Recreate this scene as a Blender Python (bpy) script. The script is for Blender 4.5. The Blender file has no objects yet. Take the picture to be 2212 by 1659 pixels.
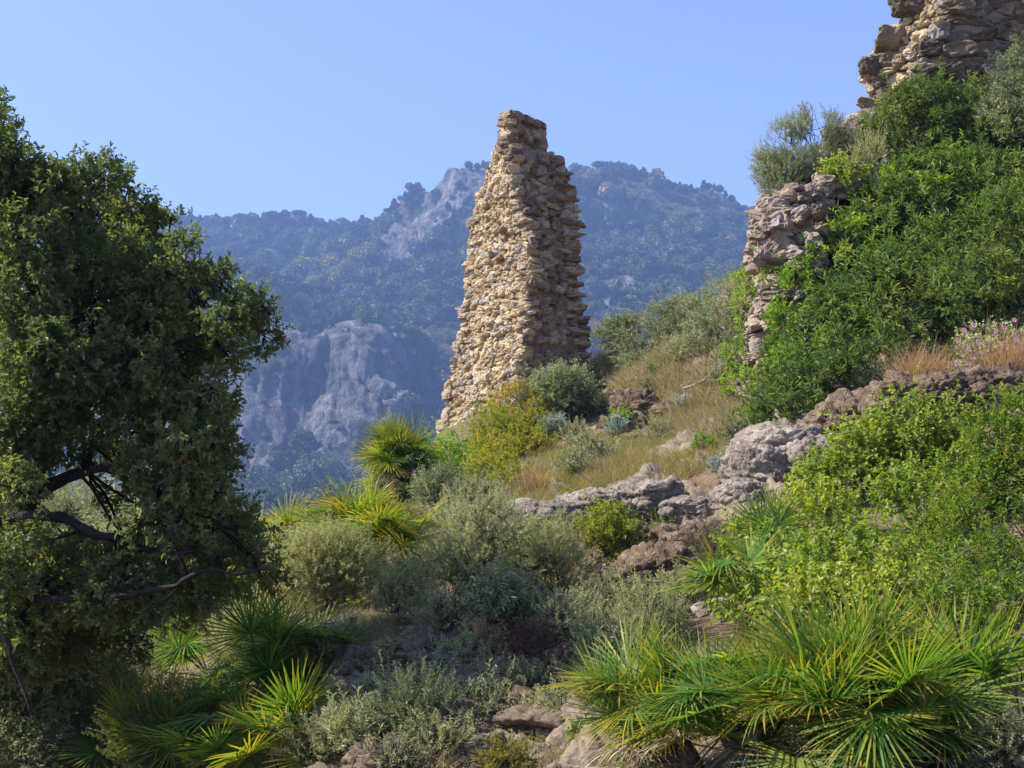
import bpy, math, random
import numpy as np
from mathutils import Vector
R = math.radians
SC = bpy.context.scene
COL = SC.collection
# ------------------------------------------------------------------ camera, world, sun, exposure
PITCH = R(8.0)
TW = 0.36                                    # tan(half horizontal fov): 50 mm lens on 36 mm
cd = bpy.data.cameras.new("camera"); cam = bpy.data.objects.new("camera", cd); COL.objects.link(cam)
cd.lens = 50; cd.sensor_width = 36; cd.clip_start = 0.1; cd.clip_end = 20000
cam.location = (0, 0, 0); cam.rotation_euler = (R(90) + PITCH, 0, 0)
SC.camera = cam
SUN_EL, SUN_AZ = R(44), R(-96)               # azimuth from +Y (view direction), negative = to the left
SD = np.array([math.cos(SUN_EL)*math.sin(SUN_AZ), math.cos(SUN_EL)*math.cos(SUN_AZ), math.sin(SUN_EL)])
w = bpy.data.worlds.new("World"); SC.world = w; w.use_nodes = True
nt = w.node_tree; nt.nodes.clear()
sky = nt.nodes.new("ShaderNodeTexSky"); sky.sky_type = 'NISHITA'; sky.sun_disc = False
sky.sun_elevation = SUN_EL; sky.sun_rotation = SUN_AZ
sky.air_density = 1.0; sky.dust_density = 0.6; sky.ozone_density = 2.5; sky.altitude = 300
bg = nt.nodes.new("ShaderNodeBackground"); bg.inputs[1].default_value = 0.127
out = nt.nodes.new("ShaderNodeOutputWorld")
hs = nt.nodes.new("ShaderNodeHueSaturation"); hs.inputs['Saturation'].default_value = 1.06
hs.inputs['Hue'].default_value = 0.52
nt.links.new(sky.outputs[0], hs.inputs['Color']); nt.links.new(hs.outputs[0], bg.inputs[0]); nt.links.new(bg.outputs[0], out.inputs[0])
sl = bpy.data.lights.new("sun", 'SUN'); sl.energy = 5.0; sl.angle = R(0.5); sl.color = (1, 0.93, 0.82)
so = bpy.data.objects.new("sun", sl); COL.objects.link(so)
so.rotation_euler = Vector(SD).to_track_quat('Z', 'Y').to_euler()
SC.view_settings.view_transform = 'Standard'; SC.view_settings.look = 'None'
SC.view_settings.exposure = 1.24; SC.view_settings.gamma = 1; SC.view_settings.use_curve_mapping = False
SC.render.engine = 'CYCLES'
SC.cycles.use_denoising = True
SC.cycles.max_bounces = 6; SC.cycles.diffuse_bounces = 5; SC.cycles.glossy_bounces = 2
SC.cycles.transmission_bounces = 4; SC.cycles.volume_bounces = 0; SC.cycles.transparent_max_bounces = 4
SC.cycles.sample_clamp_indirect = 4

# ------------------------------------------------------------------ helpers
CP, SP = math.cos(PITCH), math.sin(PITCH)
def ray(u, v):
    """direction (with Y = 1) through picture point u,v on a 2212 x 1659 frame"""
    x = (np.asarray(u, float) - 1106) / 1106 * TW; y = (829.5 - np.asarray(v, float)) / 1106 * TW
    Y = CP - y * SP; Z = SP + y * CP
    return x / Y, Z / Y
def P(u, v, d):
    a, b = ray(u, v); return np.array([a * d, d + 0 * a, b * d])
def proj(p):
    p = np.asarray(p, float); f = p[..., 1] * CP + p[..., 2] * SP; f = np.where(f < .01, .01, f)
    upc = -p[..., 1] * SP + p[..., 2] * CP
    return 1106 + p[..., 0] / f / TW * 1106, 829.5 - upc / f / TW * 1106
S = TW / 1106                                # metres per frame unit per metre of distance
def hash3(i, j, k, s):
    h = (i * 374761393 + j * 668265263 + k * 2147483647 + s * 1274126177) & 0xFFFFFFFF
    h = ((h ^ (h >> 13)) * 1274126177) & 0xFFFFFFFF
    h = ((h ^ (h >> 16)) * 2246822519) & 0xFFFFFFFF
    return (h ^ (h >> 15)) & 0xFFFFFFFF
def noise(p, s=0):
    """value noise, -1..1"""
    p = np.asarray(p, float); f = np.floor(p); i = f.astype(np.int64); t = p - f; t = t*t*t*(t*(t*6-15)+10)
    r = 0
    for a in (0, 1):
        for b in (0, 1):
            for c in (0, 1):
                h = hash3(i[..., 0]+a, i[..., 1]+b, i[..., 2]+c, s) / 4294967295.0
                r = r + h * (t[..., 0] if a else 1-t[..., 0]) * (t[..., 1] if b else 1-t[..., 1]) * (t[..., 2] if c else 1-t[..., 2])
    return r * 2 - 1
def fbm(p, o=4, s=0, g=.5):
    r = 0; a = 1; n = 0
    for k in range(o):
        r = r + a * noise(p * 2.03**k + 17.3*k, s + k); n += a; a *= g
    return r / n
def ridged(p, o=4, s=0, g=.55):
    r = 0; a = 1; n = 0
    for k in range(o):
        r = r + a * (1 - 2*np.abs(noise(p * 2.07**k + 9.1*k, s + k))); n += a; a *= g
    return r / n
def worley(p, s=0):
    p = np.asarray(p, float); f = np.floor(p).astype(np.int64); n = len(p); f1 = np.full(n, 9.); f2 = np.full(n, 9.); cid = np.zeros(n)
    for a in (-1, 0, 1):
        for b in (-1, 0, 1):
            for c in (-1, 0, 1):
                i, j, k = f[:, 0]+a, f[:, 1]+b, f[:, 2]+c
                h = [hash3(i, j, k, s+q)/4294967295.0 for q in (1, 2, 3, 4)]
                d = (i+h[0]-p[:, 0])**2 + (j+h[1]-p[:, 1])**2 + (k+h[2]-p[:, 2])**2
                m = d < f1; f2 = np.where(m, f1, np.minimum(f2, d)); cid = np.where(m, h[3], cid); f1 = np.where(m, d, f1)
    return np.sqrt(f1), np.sqrt(f2), cid
def fracture(p, sc, s=0):
    """blocky broken-rock relief, about -0.6..0.6"""
    q = p*sc + np.stack([fbm(p*sc*.7, 2, s+i) for i in range(3)], 1)*.5
    f1, f2, c = worley(q*np.array([1, 1, 1.6]), s); return (c-.5) - .35*np.clip(1-(f2-f1)*7, 0, 1)
def mesh(name, V, F, mats, parent=None, attrs=None, fattrs=None, smooth=False, midx=None, loc=None):
    V = np.asarray(V, np.float32); 
    if not isinstance(F, (list, tuple)): F = [F]
    F = [np.asarray(f, np.int32) for f in F if len(f)]
    me = bpy.data.meshes.new(name)
    if loc is not None: V = V - np.asarray(loc, np.float32)
    me.vertices.add(len(V)); me.vertices.foreach_set('co', V.ravel())
    nl = sum(f.size for f in F); npoly = sum(len(f) for f in F)
    me.loops.add(nl); me.polygons.add(npoly)
    me.loops.foreach_set('vertex_index', np.concatenate([f.ravel() for f in F]))
    tot = np.concatenate([np.full(len(f), f.shape[1], np.int32) for f in F])
    st = np.concatenate([[0], np.cumsum(tot)[:-1]]).astype(np.int32)
    me.polygons.foreach_set('loop_start', st)
    me.polygons.foreach_set('loop_total', tot)
    me.polygons.foreach_set('use_smooth', np.full(npoly, smooth, bool))
    for m in (mats if isinstance(mats, (list, tuple)) else [mats]): me.materials.append(m)
    if midx is not None: me.polygons.foreach_set('material_index', np.asarray(midx, np.int32))
    for k, a in (attrs or {}).items():
        at = me.attributes.new(k, 'FLOAT', 'POINT'); at.data.foreach_set('value', np.asarray(a, np.float32))
    for k, a in (fattrs or {}).items():
        at = me.attributes.new(k, 'FLOAT', 'FACE'); at.data.foreach_set('value', np.asarray(a, np.float32))
    me.update(calc_edges=True); me.validate()
    o = bpy.data.objects.new(name, me); COL.objects.link(o)
    if loc is not None and parent is None: o.location = loc
    if parent is not None:
        o.parent = parent
    return o
def tag(o, label=None, cat=None, group=None, kind=None):
    if label: o['label'] = label
    if cat: o['category'] = cat
    if group: o['group'] = group
    if kind: o['kind'] = kind
    return o
def empty(name, loc, label, cat, group=None, rz=0):
    o = bpy.data.objects.new(name, None); COL.objects.link(o); o.location = tuple(float(x) for x in loc); o.rotation_euler = (0, 0, rz)
    o.empty_display_size = .2
    return tag(o, label, cat, group)
# ---- material helpers
class NT:
    def __init__(s, name):
        s.m = bpy.data.materials.new(name); s.m.use_nodes = True; s.t = s.m.node_tree; s.t.nodes.clear()
        s.out = s.n('ShaderNodeOutputMaterial')
    def n(s, typ, **kw):
        x = s.t.nodes.new(typ)
        for k, v in kw.items():
            if hasattr(x, k) and not k[0].isupper(): setattr(x, k, v)
            else: x.inputs[k.replace('_', ' ')].default_value = v
        return x
    def l(s, a, b): s.t.links.new(a, b)
    def ramp(s, fac, stops, interp='LINEAR'):
        r = s.n('ShaderNodeValToRGB'); r.color_ramp.interpolation = interp
        e = r.color_ramp.elements
        while len(e) < len(stops): e.new(.5)
        for i, (p, c) in enumerate(stops):
            e[i].position = p; e[i].color = (*c, 1) if len(c) == 3 else c
        s.l(fac, r.inputs[0]); return r.outputs[0]
    def noise(s, scale, detail=5, rough=.55, vec=None, dist=0):
        x = s.n('ShaderNodeTexNoise'); x.inputs['Scale'].default_value = scale; x.inputs['Detail'].default_value = detail
        x.inputs['Roughness'].default_value = rough; x.inputs['Distortion'].default_value = dist
        if vec is not None: s.l(vec, x.inputs['Vector'])
        return x.outputs[0]
    def mix(s, fac, a, b, mode='MIX'):
        x = s.n('ShaderNodeMix', data_type='RGBA'); x.blend_type = mode
        for sock, val in ((x.inputs[0], fac), (x.inputs[6], a), (x.inputs[7], b)):
            if hasattr(val, 'is_output'): s.l(val, sock)
            elif isinstance(val, (int, float)): sock.default_value = val
            else: sock.default_value = (*val, 1)
        return x.outputs[2]
    def math(s, op, a, b=0.0, clamp=False):
        x = s.n('ShaderNodeMath'); x.operation = op; x.use_clamp = clamp
        for sock, val in ((x.inputs[0], a), (x.inputs[1], b)):
            if hasattr(val, 'is_output'): s.l(val, sock)
            else: sock.default_value = val
        return x.outputs[0]
    def attr(s, name): x = s.n('ShaderNodeAttribute'); x.attribute_name = name; return x.outputs['Fac']
    def pos(s): return s.n('ShaderNodeNewGeometry').outputs['Position']
    def scalev(s, vec, sc):
        x = s.n('ShaderNodeMapping'); x.inputs['Scale'].default_value = sc; s.l(vec, x.inputs['Vector']); return x.outputs[0]
    def bump(s, h, strength, dist):
        b = s.n('ShaderNodeBump'); b.inputs['Strength'].default_value = strength; b.inputs['Distance'].default_value = dist
        s.l(h, b.inputs['Height']); return b.outputs[0]
    def princ(s, col, rough=.8, bump=None, spec=.3):
        p = s.n('ShaderNodeBsdfPrincipled'); p.inputs['Roughness'].default_value = rough
        p.inputs['Specular IOR Level'].default_value = spec
        if hasattr(col, 'is_output'): s.l(col, p.inputs['Base Color'])
        else: p.inputs['Base Color'].default_value = (*col, 1)
        if bump is not None: s.l(bump, p.inputs['Normal'])
        s.l(p.outputs[0], s.out.inputs[0]); return p
def leaf_mat(name, stops, rough=.42, spec=.45, trans=.35, tip=None, tcol=(1.5, 1.6, .5)):
    """stops drive colour by the leaf's own random value; tip = colour leaves take towards their tips"""
    rough = max(rough, .5); spec = min(spec, .35); stops = [(p_, tuple(min(.85, x*1.36) for x in c_)) for p_, c_ in stops]; trans = min(.5, trans*1.2)
    t = NT(name); f = t.attr('rnd'); c = t.ramp(f, stops)
    if tip:
        c = t.mix(t.math('MULTIPLY', t.attr('tip'), t.math('MULTIPLY', f, 1.3, True)), c, tip)
        c = t.mix(t.math('MULTIPLY', t.ramp(t.attr('tip'), [(.62, (0,0,0)), (.98, (1,1,1))]), t.ramp(f, [(.35, (0,0,0)), (.6, (1,1,1))])), c, (.26,.16,.07))
    p = t.princ(c, rough, spec=spec)
    if trans:
        tr = t.n('ShaderNodeBsdfTranslucent'); t.l(t.mix(1.0, c, tcol, 'MULTIPLY'), tr.inputs[0])
        mx = t.n('ShaderNodeMixShader'); mx.inputs[0].default_value = trans
        t.l(p.outputs[0], mx.inputs[1]); t.l(tr.outputs[0], mx.inputs[2]); t.l(mx.outputs[0], t.out.inputs[0])
    return t.m
M = {}
M['oak'] = leaf_mat('oak_leaf', [(0, (.05,.072,.034)), (.5, (.095,.12,.055)), (.85, (.16,.175,.07)), (.95, (.25,.22,.07)), (1, (.34,.25,.05))], .4, .5, .38)
M['laurel'] = leaf_mat('glossy_leaf', [(0, (.05,.075,.025)), (.5, (.085,.125,.036)), (.85, (.17,.21,.05)), (1, (.30,.25,.06))], .35, .5, .35)
M['laurel_bright'] = leaf_mat('young_leaf', [(0, (0.062,0.125,0.019)), (.5, (0.125,0.213,0.025)), (.85, (0.250,0.312,0.037)), (1, (0.375,0.275,0.050))], .4, .45, .4)
M['smilax'] = leaf_mat('round_leaf', [(0, (0.078,0.124,0.023)), (.5, (0.156,0.202,0.033)), (.85, (0.260,0.273,0.046)), (1, (0.364,0.260,0.065))], .38, .5, .4)
M['bright'] = leaf_mat('bright_green_leaf', [(0, (.04,.075,.014)), (.5, (.085,.135,.02)), (.85, (.16,.205,.028)), (.96, (.24,.21,.035)), (1, (.32,.11,.03))], .38, .5, .4)
M['lentisk'] = leaf_mat('lentisk_leaf', [(0, (0.068,0.097,0.017)), (.4, (0.138,0.165,0.022)), (.75, (0.275,0.248,0.028)), (.9, (0.343,0.165,0.034)), (1, (0.385,0.083,0.034))], .45, .4, .35)
M['grey'] = leaf_mat('grey_green_leaf', [(0, (0.150,0.173,0.095)), (.5, (0.260,0.271,0.146)), (.85, (0.399,0.380,0.207)), (1, (0.539,0.453,0.276))], .7, .2, .25, tcol=(1.2,1.25,.8))
M['khaki'] = leaf_mat('khaki_leaf', [(0, (0.162,0.179,0.082)), (.5, (0.276,0.283,0.138)), (.85, (0.406,0.389,0.194)), (1, (0.503,0.421,0.244))], .7, .2, .25, tcol=(1.2,1.2,.75))
M['silver'] = leaf_mat('silver_leaf', [(0, (0.182,0.234,0.195)), (1, (0.390,0.442,0.364))], .75, .2, .15, tcol=(1.1,1.1,1))
M['olive'] = leaf_mat('olive_leaf', [(0, (0.096,0.122,0.070)), (.5, (0.174,0.200,0.104)), (.85, (0.295,0.305,0.166)), (1, (0.452,0.434,0.227))], .5, .35, .25, tcol=(1.3,1.3,.8))
M['purple'] = leaf_mat('brown_twig', [(0, (.12,.075,.06)), (1, (.25,.17,.13))], .8, .1, .1, tcol=(1.2,1.1,1))
M['dead'] = leaf_mat('dead_leaf', [(0, (.05,.028,.018)), (1, (.14,.08,.05))], .8, .1, .1, tcol=(1.2,1.1,1))
M['palm'] = leaf_mat('palm_blade', [(0, (0.024,0.077,0.015)), (.5, (0.055,0.138,0.018)), (.85, (0.121,0.198,0.024)), (1, (0.264,0.242,0.033))], .38, .5, .38, tip=(.30,.30,.04), tcol=(1.4,1.5,.5))
M['palm_gold'] = leaf_mat('golden_palm_blade', [(0, (.04,.10,.014)), (.4, (.10,.16,.018)), (.8, (.24,.23,.025)), (1, (.34,.20,.03))], .4, .45, .38, tip=(.46,.33,.035), tcol=(1.4,1.35,.45))
M['palm_dead'] = leaf_mat('dry_palm_blade', [(0, (.12,.085,.055)), (.7, (.28,.22,.15)), (1, (.5,.45,.36))], .6, .3, .2, tcol=(1.1,1,.8))
M['straw'] = leaf_mat('straw_blade', [(0, (.14,.115,.06)), (.5, (.25,.205,.115)), (.85, (.33,.275,.17)), (1, (.40,.34,.23))], .6, .3, .35, tcol=(1.2,1.1,.7))
M['rust'] = leaf_mat('rusty_straw', [(0, (.18,.11,.05)), (.5, (.30,.20,.10)), (1, (.40,.29,.16))], .6, .3, .35, tcol=(1.2,1,.7))
M['grass'] = leaf_mat('green_blade', [(0, (.08,.095,.02)), (.5, (.17,.16,.035)), (.85, (.28,.23,.07)), (1, (.36,.28,.12))], .55, .3, .4, tcol=(1.3,1.3,.5))
M['petal'] = leaf_mat('pink_petal', [(0, (.55,.14,.35)), (1, (.75,.35,.55))], .6, .2, .3, tcol=(1.1,1,1))
def bark(name, a, b, sc=18):
    t = NT(name); n = t.noise(sc, 6, .6); c = t.ramp(n, [(.3, a), (.7, b)])
    t.princ(c, .85, t.bump(n, .6, .02)); return t.m
M['bark'] = bark('dark_bark', (.010,.008,.007), (.035,.028,.024))
M['twig'] = bark('grey_twig', (.05,.04,.032), (.15,.125,.10), 30)
M['twig_pale'] = bark('pale_twig', (.2,.16,.12), (.42,.36,.29), 30)
def rock_mat(name, dark, mid, light, sc=1.0, bumpd=.06, streak=False):
    t = NT(name); p = t.pos(); pp = t.scalev(p, (sc, sc, sc*(.35 if streak else 1)))
    n1 = t.noise(2.2, 8, .62, pp, .4); n2 = t.noise(13, 8, .65, pp, .6)
    v = t.n('ShaderNodeTexVoronoi', feature='DISTANCE_TO_EDGE'); v.inputs['Scale'].default_value = 5; 
    dv = t.mix(.12, pp, t.n('ShaderNodeTexNoise').outputs[1]); t.l(dv, v.inputs['Vector'])
    f = t.math('ADD', t.math('MULTIPLY', n1, .55), t.math('MULTIPLY', n2, .5))
    c = t.ramp(f, [(.36, dark), (.5, mid), (.66, light)])
    lich = t.ramp(t.noise(28, 4, .7, pp), [(.55, (0,0,0)), (.68, (1,1,1))])
    c = t.mix(t.math('MULTIPLY', lich, .35), c, tuple(x*.45 for x in mid))
    crack = t.ramp(v.outputs['Distance'], [(0, (0,0,0)), (.06, (1,1,1))])
    h = t.math('ADD', t.math('MULTIPLY', n1, 1.2), t.math('ADD', t.math('MULTIPLY', n2, .55), t.math('MULTIPLY', crack, .12)))
    t.princ(c, .9, t.bump(h, .9, bumpd / sc), .15); return t.m
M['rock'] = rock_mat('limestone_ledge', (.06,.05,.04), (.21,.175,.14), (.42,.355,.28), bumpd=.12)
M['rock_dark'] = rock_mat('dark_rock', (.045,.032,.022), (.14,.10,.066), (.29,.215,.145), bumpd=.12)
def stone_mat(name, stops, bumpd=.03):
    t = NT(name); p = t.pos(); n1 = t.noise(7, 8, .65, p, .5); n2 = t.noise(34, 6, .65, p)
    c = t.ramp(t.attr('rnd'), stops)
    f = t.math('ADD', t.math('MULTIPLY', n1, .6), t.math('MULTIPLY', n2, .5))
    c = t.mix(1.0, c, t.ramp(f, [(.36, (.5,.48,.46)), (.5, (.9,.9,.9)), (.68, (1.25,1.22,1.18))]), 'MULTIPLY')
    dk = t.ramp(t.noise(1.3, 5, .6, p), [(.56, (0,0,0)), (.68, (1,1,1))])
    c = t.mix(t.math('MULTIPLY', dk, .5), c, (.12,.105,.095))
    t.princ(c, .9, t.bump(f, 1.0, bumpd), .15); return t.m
M['tower_stone'] = stone_mat('sandstone_rubble', [(0, (.29,.22,.13)), (.35, (.43,.33,.20)), (.7, (.54,.43,.27)), (.9, (.42,.36,.28)), (1, (.25,.23,.21))], .05)  # lightened for the tower's sunlit side: sunlight put into the stone colour
M['tower_end'] = stone_mat('shade_toned_rubble', [(0, (.17,.13,.095)), (.4, (.28,.215,.155)), (.8, (.40,.315,.225)), (1, (.32,.285,.25))], .05)  # darker copy for the tower's broken end, its shade put into the colour
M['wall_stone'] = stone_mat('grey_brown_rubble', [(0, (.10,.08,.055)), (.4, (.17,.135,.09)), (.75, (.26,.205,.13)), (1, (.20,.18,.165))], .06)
M['stump_stone'] = stone_mat('pinkish_rubble', [(0, (.19,.145,.11)), (.4, (.28,.215,.165)), (.8, (.36,.285,.22)), (1, (.27,.24,.22))])
M['rubble'] = stone_mat('rubble_rock', [(0, (.30,.25,.20)), (1, (.30,.25,.20))], .06)
M['pebble'] = stone_mat('pebble_stone', [(0, (.15,.12,.10)), (.5, (.27,.23,.19)), (1, (.42,.36,.30))])
M['mortar'] = stone_mat('lime_mortar', [(0, (.27,.21,.15)), (1, (.27,.21,.15))], .05)
# ---- terrain material: rock attribute blends rock with dry soil
def ground_mat():
    t = NT('rocky_soil'); p = t.pos()
    n1 = t.noise(1.8, 8, .62, p, .4); n2 = t.noise(16, 8, .68, p, .5); n3 = t.noise(60, 4, .6, p)
    f = t.math('ADD', t.math('MULTIPLY', n1, .5), t.math('MULTIPLY', n2, .55))
    rock = t.ramp(f, [(.36, (.055,.042,.03)), (.5, (.18,.14,.10)), (.66, (.34,.27,.20))])
    soil = t.ramp(t.math('ADD', t.math('MULTIPLY', n2, .6), t.math('MULTIPLY', n3, .4)), [(.35, (.085,.062,.04)), (.55, (.19,.14,.09)), (.7, (.30,.23,.15))])
    c = t.mix(t.attr('rock'), soil, rock)
    v = t.n('ShaderNodeTexVoronoi'); v.inputs['Scale'].default_value = 9; t.l(p, v.inputs['Vector'])
    h = t.math('ADD', t.math('ADD', n1, t.math('MULTIPLY', n2, .6)), t.math('MULTIPLY', v.outputs['Distance'], -.25))
    t.princ(c, .92, t.bump(h, .9, .08), .12); return t.m
M['ground'] = ground_mat()
def mountain_mat():
    t = NT('mountain_rock'); p = t.pos(); pv = t.scalev(p, (.05, .05, .014)); pp = t.scalev(p, (.03, .03, .03))
    n1 = t.noise(1.5, 9, .65, pv, .6); n2 = t.noise(5, 8, .7, pp, .4)
    f = t.math('ADD', t.math('MULTIPLY', n1, .6), t.math('MULTIPLY', n2, .42))
    rock = t.ramp(f, [(.41, (.03,.032,.03)), (.47, (.11,.11,.105)), (.55, (.22,.215,.205)), (.66, (.42,.40,.37))])
    scrub = t.ramp(n2, [(.4, (.03,.045,.02)), (.52, (.09,.10,.045)), (.66, (.22,.19,.11))])
    c = t.mix(t.attr('rock'), scrub, rock)
    c = t.mix(t.attr('scar'), c, (.55,.27,.14))
    t.princ(c, .95, t.bump(f, 1.0, 26.0), .1); return t.m
M['mountain'] = mountain_mat()
def tree_mat(name, a, b, sc=.02):
    t = NT(name); p = t.pos(); n = t.noise(sc, 4, .7, p); n2 = t.noise(.35, 3, .6, p)
    f = t.math('ADD', t.math('MULTIPLY', n, .55), t.math('MULTIPLY', n2, .45))
    t.princ(t.ramp(f, [(.38, a), (.62, b)]), .75, None, .2); return t.m
M['forest'] = tree_mat('forest_foliage', (.03,.06,.028), (.24,.27,.11), .035)
M['pine'] = tree_mat('pine_foliage', (.02,.04,.022), (.09,.11,.05))
M['yellow_tree'] = tree_mat('autumn_foliage', (.22,.22,.05), (.42,.38,.09))
M['pale_tree'] = tree_mat('pale_foliage', (.09,.13,.06), (.18,.22,.10))
# ------------------------------------------------------------------ terrain
class Field:
    def __init__(s, pts, c=.6):
        A = np.array(pts, float); s.xy = A[:, :2]; s.c = c; s.zm = A[:, 2].mean()
        d = np.linalg.norm(s.xy[:, None] - s.xy[None], axis=2); K = np.sqrt(d*d + c*c)
        n = len(A); T = np.hstack([s.xy, np.ones((n, 1))])
        B = np.block([[K, T], [T.T, np.zeros((3, 3))]])
        s.w = np.linalg.lstsq(B, np.concatenate([A[:, 2] , np.zeros(3)]), rcond=None)[0]
    def __call__(s, x, y):
        x = np.asarray(x, float); sh = x.shape; X = np.stack([x.ravel(), np.asarray(y, float).ravel()], 1); r = np.zeros(len(X))
        for a in range(0, len(X), 60000):
            q = X[a:a+60000]
            d2 = (q[:, None, 0]-s.xy[None, :, 0])**2 + (q[:, None, 1]-s.xy[None, :, 1])**2
            r[a:a+60000] = np.sqrt(d2 + s.c**2) @ s.w[:-3] + q @ s.w[-3:-1] + s.w[-1]
        return r.reshape(sh)
near = []
for u, v, d in [
    (-200,1700,12.5),(100,1720,12),(330,1700,11.2),(600,1720,9.6),(850,1710,9.0),(1100,1700,8.6),(1300,1700,8.2),(1600,1720,6.8),(1900,1740,6.4),(2250,1740,6.2),
    (500,1560,12.0),(250,1380,18.5),(60,1400,18.5),(400,1300,21),(680,1540,11.0),(850,1560,10.0),(1050,1560,9.9),(1250,1560,9.8),
    (450,1400,15.0),(700,1400,12.2),(880,1430,11.2),(1050,1420,11.2),(1250,1420,11.0),(1400,1400,10.4),(1700,1480,8.6),(2000,1500,8.4),(2250,1480,8.4),
    (560,1300,17.0),(750,1300,14.2),(900,1300,13.0),(1100,1300,12.6),(1280,1300,12.4),(1450,1290,11.8),(1600,1280,11.4),(1850,1280,10.6),(2200,1250,10.4),
    (640,1215,19.5),(760,1190,19),(900,1190,15.8),(1060,1180,14.6),(1200,1180,14.4),(1350,1180,14.2),(1550,1150,14.0),(1800,1080,13.2),(2200,1000,13.0),
    (830,1110,21),(960,1080,18.0),(1080,1085,16.6),(1200,1100,15.8),(1400,1080,15.6),(1540,1100,15.0),(1640,1000,15.6),(1800,960,15.8),(2000,920,15.8),(2212,870,15.8),
    (900,1010,24),(1000,1030,21),(1150,1010,18.6),(1400,1000,17.8),(1550,960,17.4),(1700,915,17.2),(1850,875,17.0),(2000,840,17.0),(2200,815,17.0),
    (950,945,26.5),(1060,955,24.5),(1250,900,22.0),(1400,900,20.6),(1550,860,20.0),(1650,830,19.4),(1800,760,18.6),(2000,700,18.2),(2200,650,18.2),
    (1150,880,26.2),(1260,800,28.0),(1330,800,27.5),(1450,800,26.5),(1580,790,25),(1380,760,30),(1600,700,31),
    (1750,560,20.2),(1900,520,20.4),(2100,480,20.2),(2250,430,20.2),(1760,440,21.0),(1900,350,22.0),(2050,330,22.0),(2250,250,22.2),(2100,210,23.2),(2300,150,23.6)]:
    p = P(u, v, d); near.append(tuple(p))
near += [(0,0,-1.6),(-3,2,-1.8),(3,2,-1.2),(-7,5,-2.8),(7,4,-.4),(-10,10,-4),(-12,18,-5.5),(-7.5,15,-2.0),(-9,26,-4),(-4.5,28,-2.5),(-3.5,31,-1.5),(0,31,2.0),(3,34,3.2),(7,36,5.0),
         (-12,40,-14),(0,42,-7),(8,46,-4),(10,27,10.2),(14,30,11.5),(16,24,13),(12,16,6),(16,12,5),(18,40,8),(12,50,-4),(25,30,14),(0,-10,-1.8),(-20,0,-7),(20,0,2),(-25,25,-14),(-25,50,-25),(0,70,-28),(25,65,-18),(35,30,14),(50,70,-18),(45,5,8),(-50,70,-40),(-50,0,-20)]
HF = Field(near, .5)
_cache = {}
def hitd(u, v, far=60):
    d = np.arange(4, far, .04); a, b = ray(u, v)
    key = None
    z = HF(a*d, d); k = np.where(b*d < z)[0]
    return float(d[k[0]]) if len(k) else None
def on(u, v, off=0.0, default=28):
    d = hitd(u, v) or default
    return P(u, v, d - off)
def inpoly(u, v, poly):
    u = np.asarray(u, float); v = np.asarray(v, float); c = np.zeros(u.shape, bool); n = len(poly)
    for i in range(n):
        x0, y0 = poly[i]; x1, y1 = poly[i-1]
        k = ((y0 > v) != (y1 > v)) & (u < (x1-x0)*(v-y0)/(y1-y0+1e-9)+x0); c ^= k
    return c
ROCKY = [[(1060,1170),(1120,1120),(1210,1075),(1350,1060),(1440,1045),(1560,1090),(1680,930),(1800,930),(1860,880),(2000,835),(2212,815),(2212,900),(1900,950),(1700,1100),(1600,1180),(1560,1330),(1330,1330),(1280,1250),(1330,1200),(1230,1200),(1100,1220)],
         [(700,1430),(860,1380),(1100,1400),(1300,1400),(1400,1420),(1320,1600),(1280,1700),(620,1720),(640,1600)],
         [(1400,1000),(1500,930),(1580,900),(1580,950),(1480,1010)]]
def polar(a0, a1, na, r0, r1, nr, pw=1.0):
    th = np.linspace(R(a0), R(a1), na); rr = r0 * (r1/r0)**(np.linspace(0, 1, nr)**pw)
    T, RR = np.meshgrid(th, rr); x = RR*np.sin(T); y = RR*np.cos(T)
    i = np.arange(na*nr).reshape(nr, na); F = np.stack([i[:-1, :-1], i[:-1, 1:], i[1:, 1:], i[1:, :-1]], -1).reshape(-1, 4)
    return x, y, F
def vnormals(V, sh):
    G = V.reshape(sh[0], sh[1], 3); du = np.gradient(G, axis=1); dv = np.gradient(G, axis=0)
    n = np.cross(du, dv); n /= np.linalg.norm(n, axis=2, keepdims=True)+1e-9
    return n.reshape(-1, 3)
x, y, F = polar(-33, 33, 640, 3.6, 76, 640)
z = HF(x, y)
V = np.stack([x, y, z], -1).reshape(-1, 3)
N = vnormals(V, x.shape)
u_, v_ = proj(V); wob = fbm(V*1.7, 3, 5)*40
rk = np.zeros(len(V))
for poly in ROCKY: rk = np.maximum(rk, inpoly(u_+wob, v_+wob*.6, poly).astype(float))
steep = np.clip((.80 - N[:, 2])*5, 0, 1)*.75
rk = np.maximum(rk, steep*(fbm(V*.9, 3, 8) > -.25))
G = rk.reshape(x.shape)
for _ in range(2):
    G[1:-1, 1:-1] = (G[:-2, 1:-1]+G[2:, 1:-1]+G[1:-1, :-2]+G[1:-1, 2:]+G[1:-1, 1:-1]*2)/6
rk = G.ravel()
q = V.copy(); q[:, 2] *= 1.5
amp = np.clip((V[:, 1]-2)/6, .2, 1)
disp = (fbm(V*.9, 4, 1)*.10 + rk*(ridged(q*1.1, 5, 3)*.26 + ridged(q*4.2, 3, 31)*.05 + fracture(V, 2.2, 61)*.16 + fracture(V, 6.5, 62)*.06) + (1-rk)*fbm(V*5, 3, 9)*.03)*amp
V = V + N*disp[:, None]
hill = mesh('hillside_ground', V, F, M['ground'], attrs={'rock': rk}, smooth=True); tag(hill, kind='structure')
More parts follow.
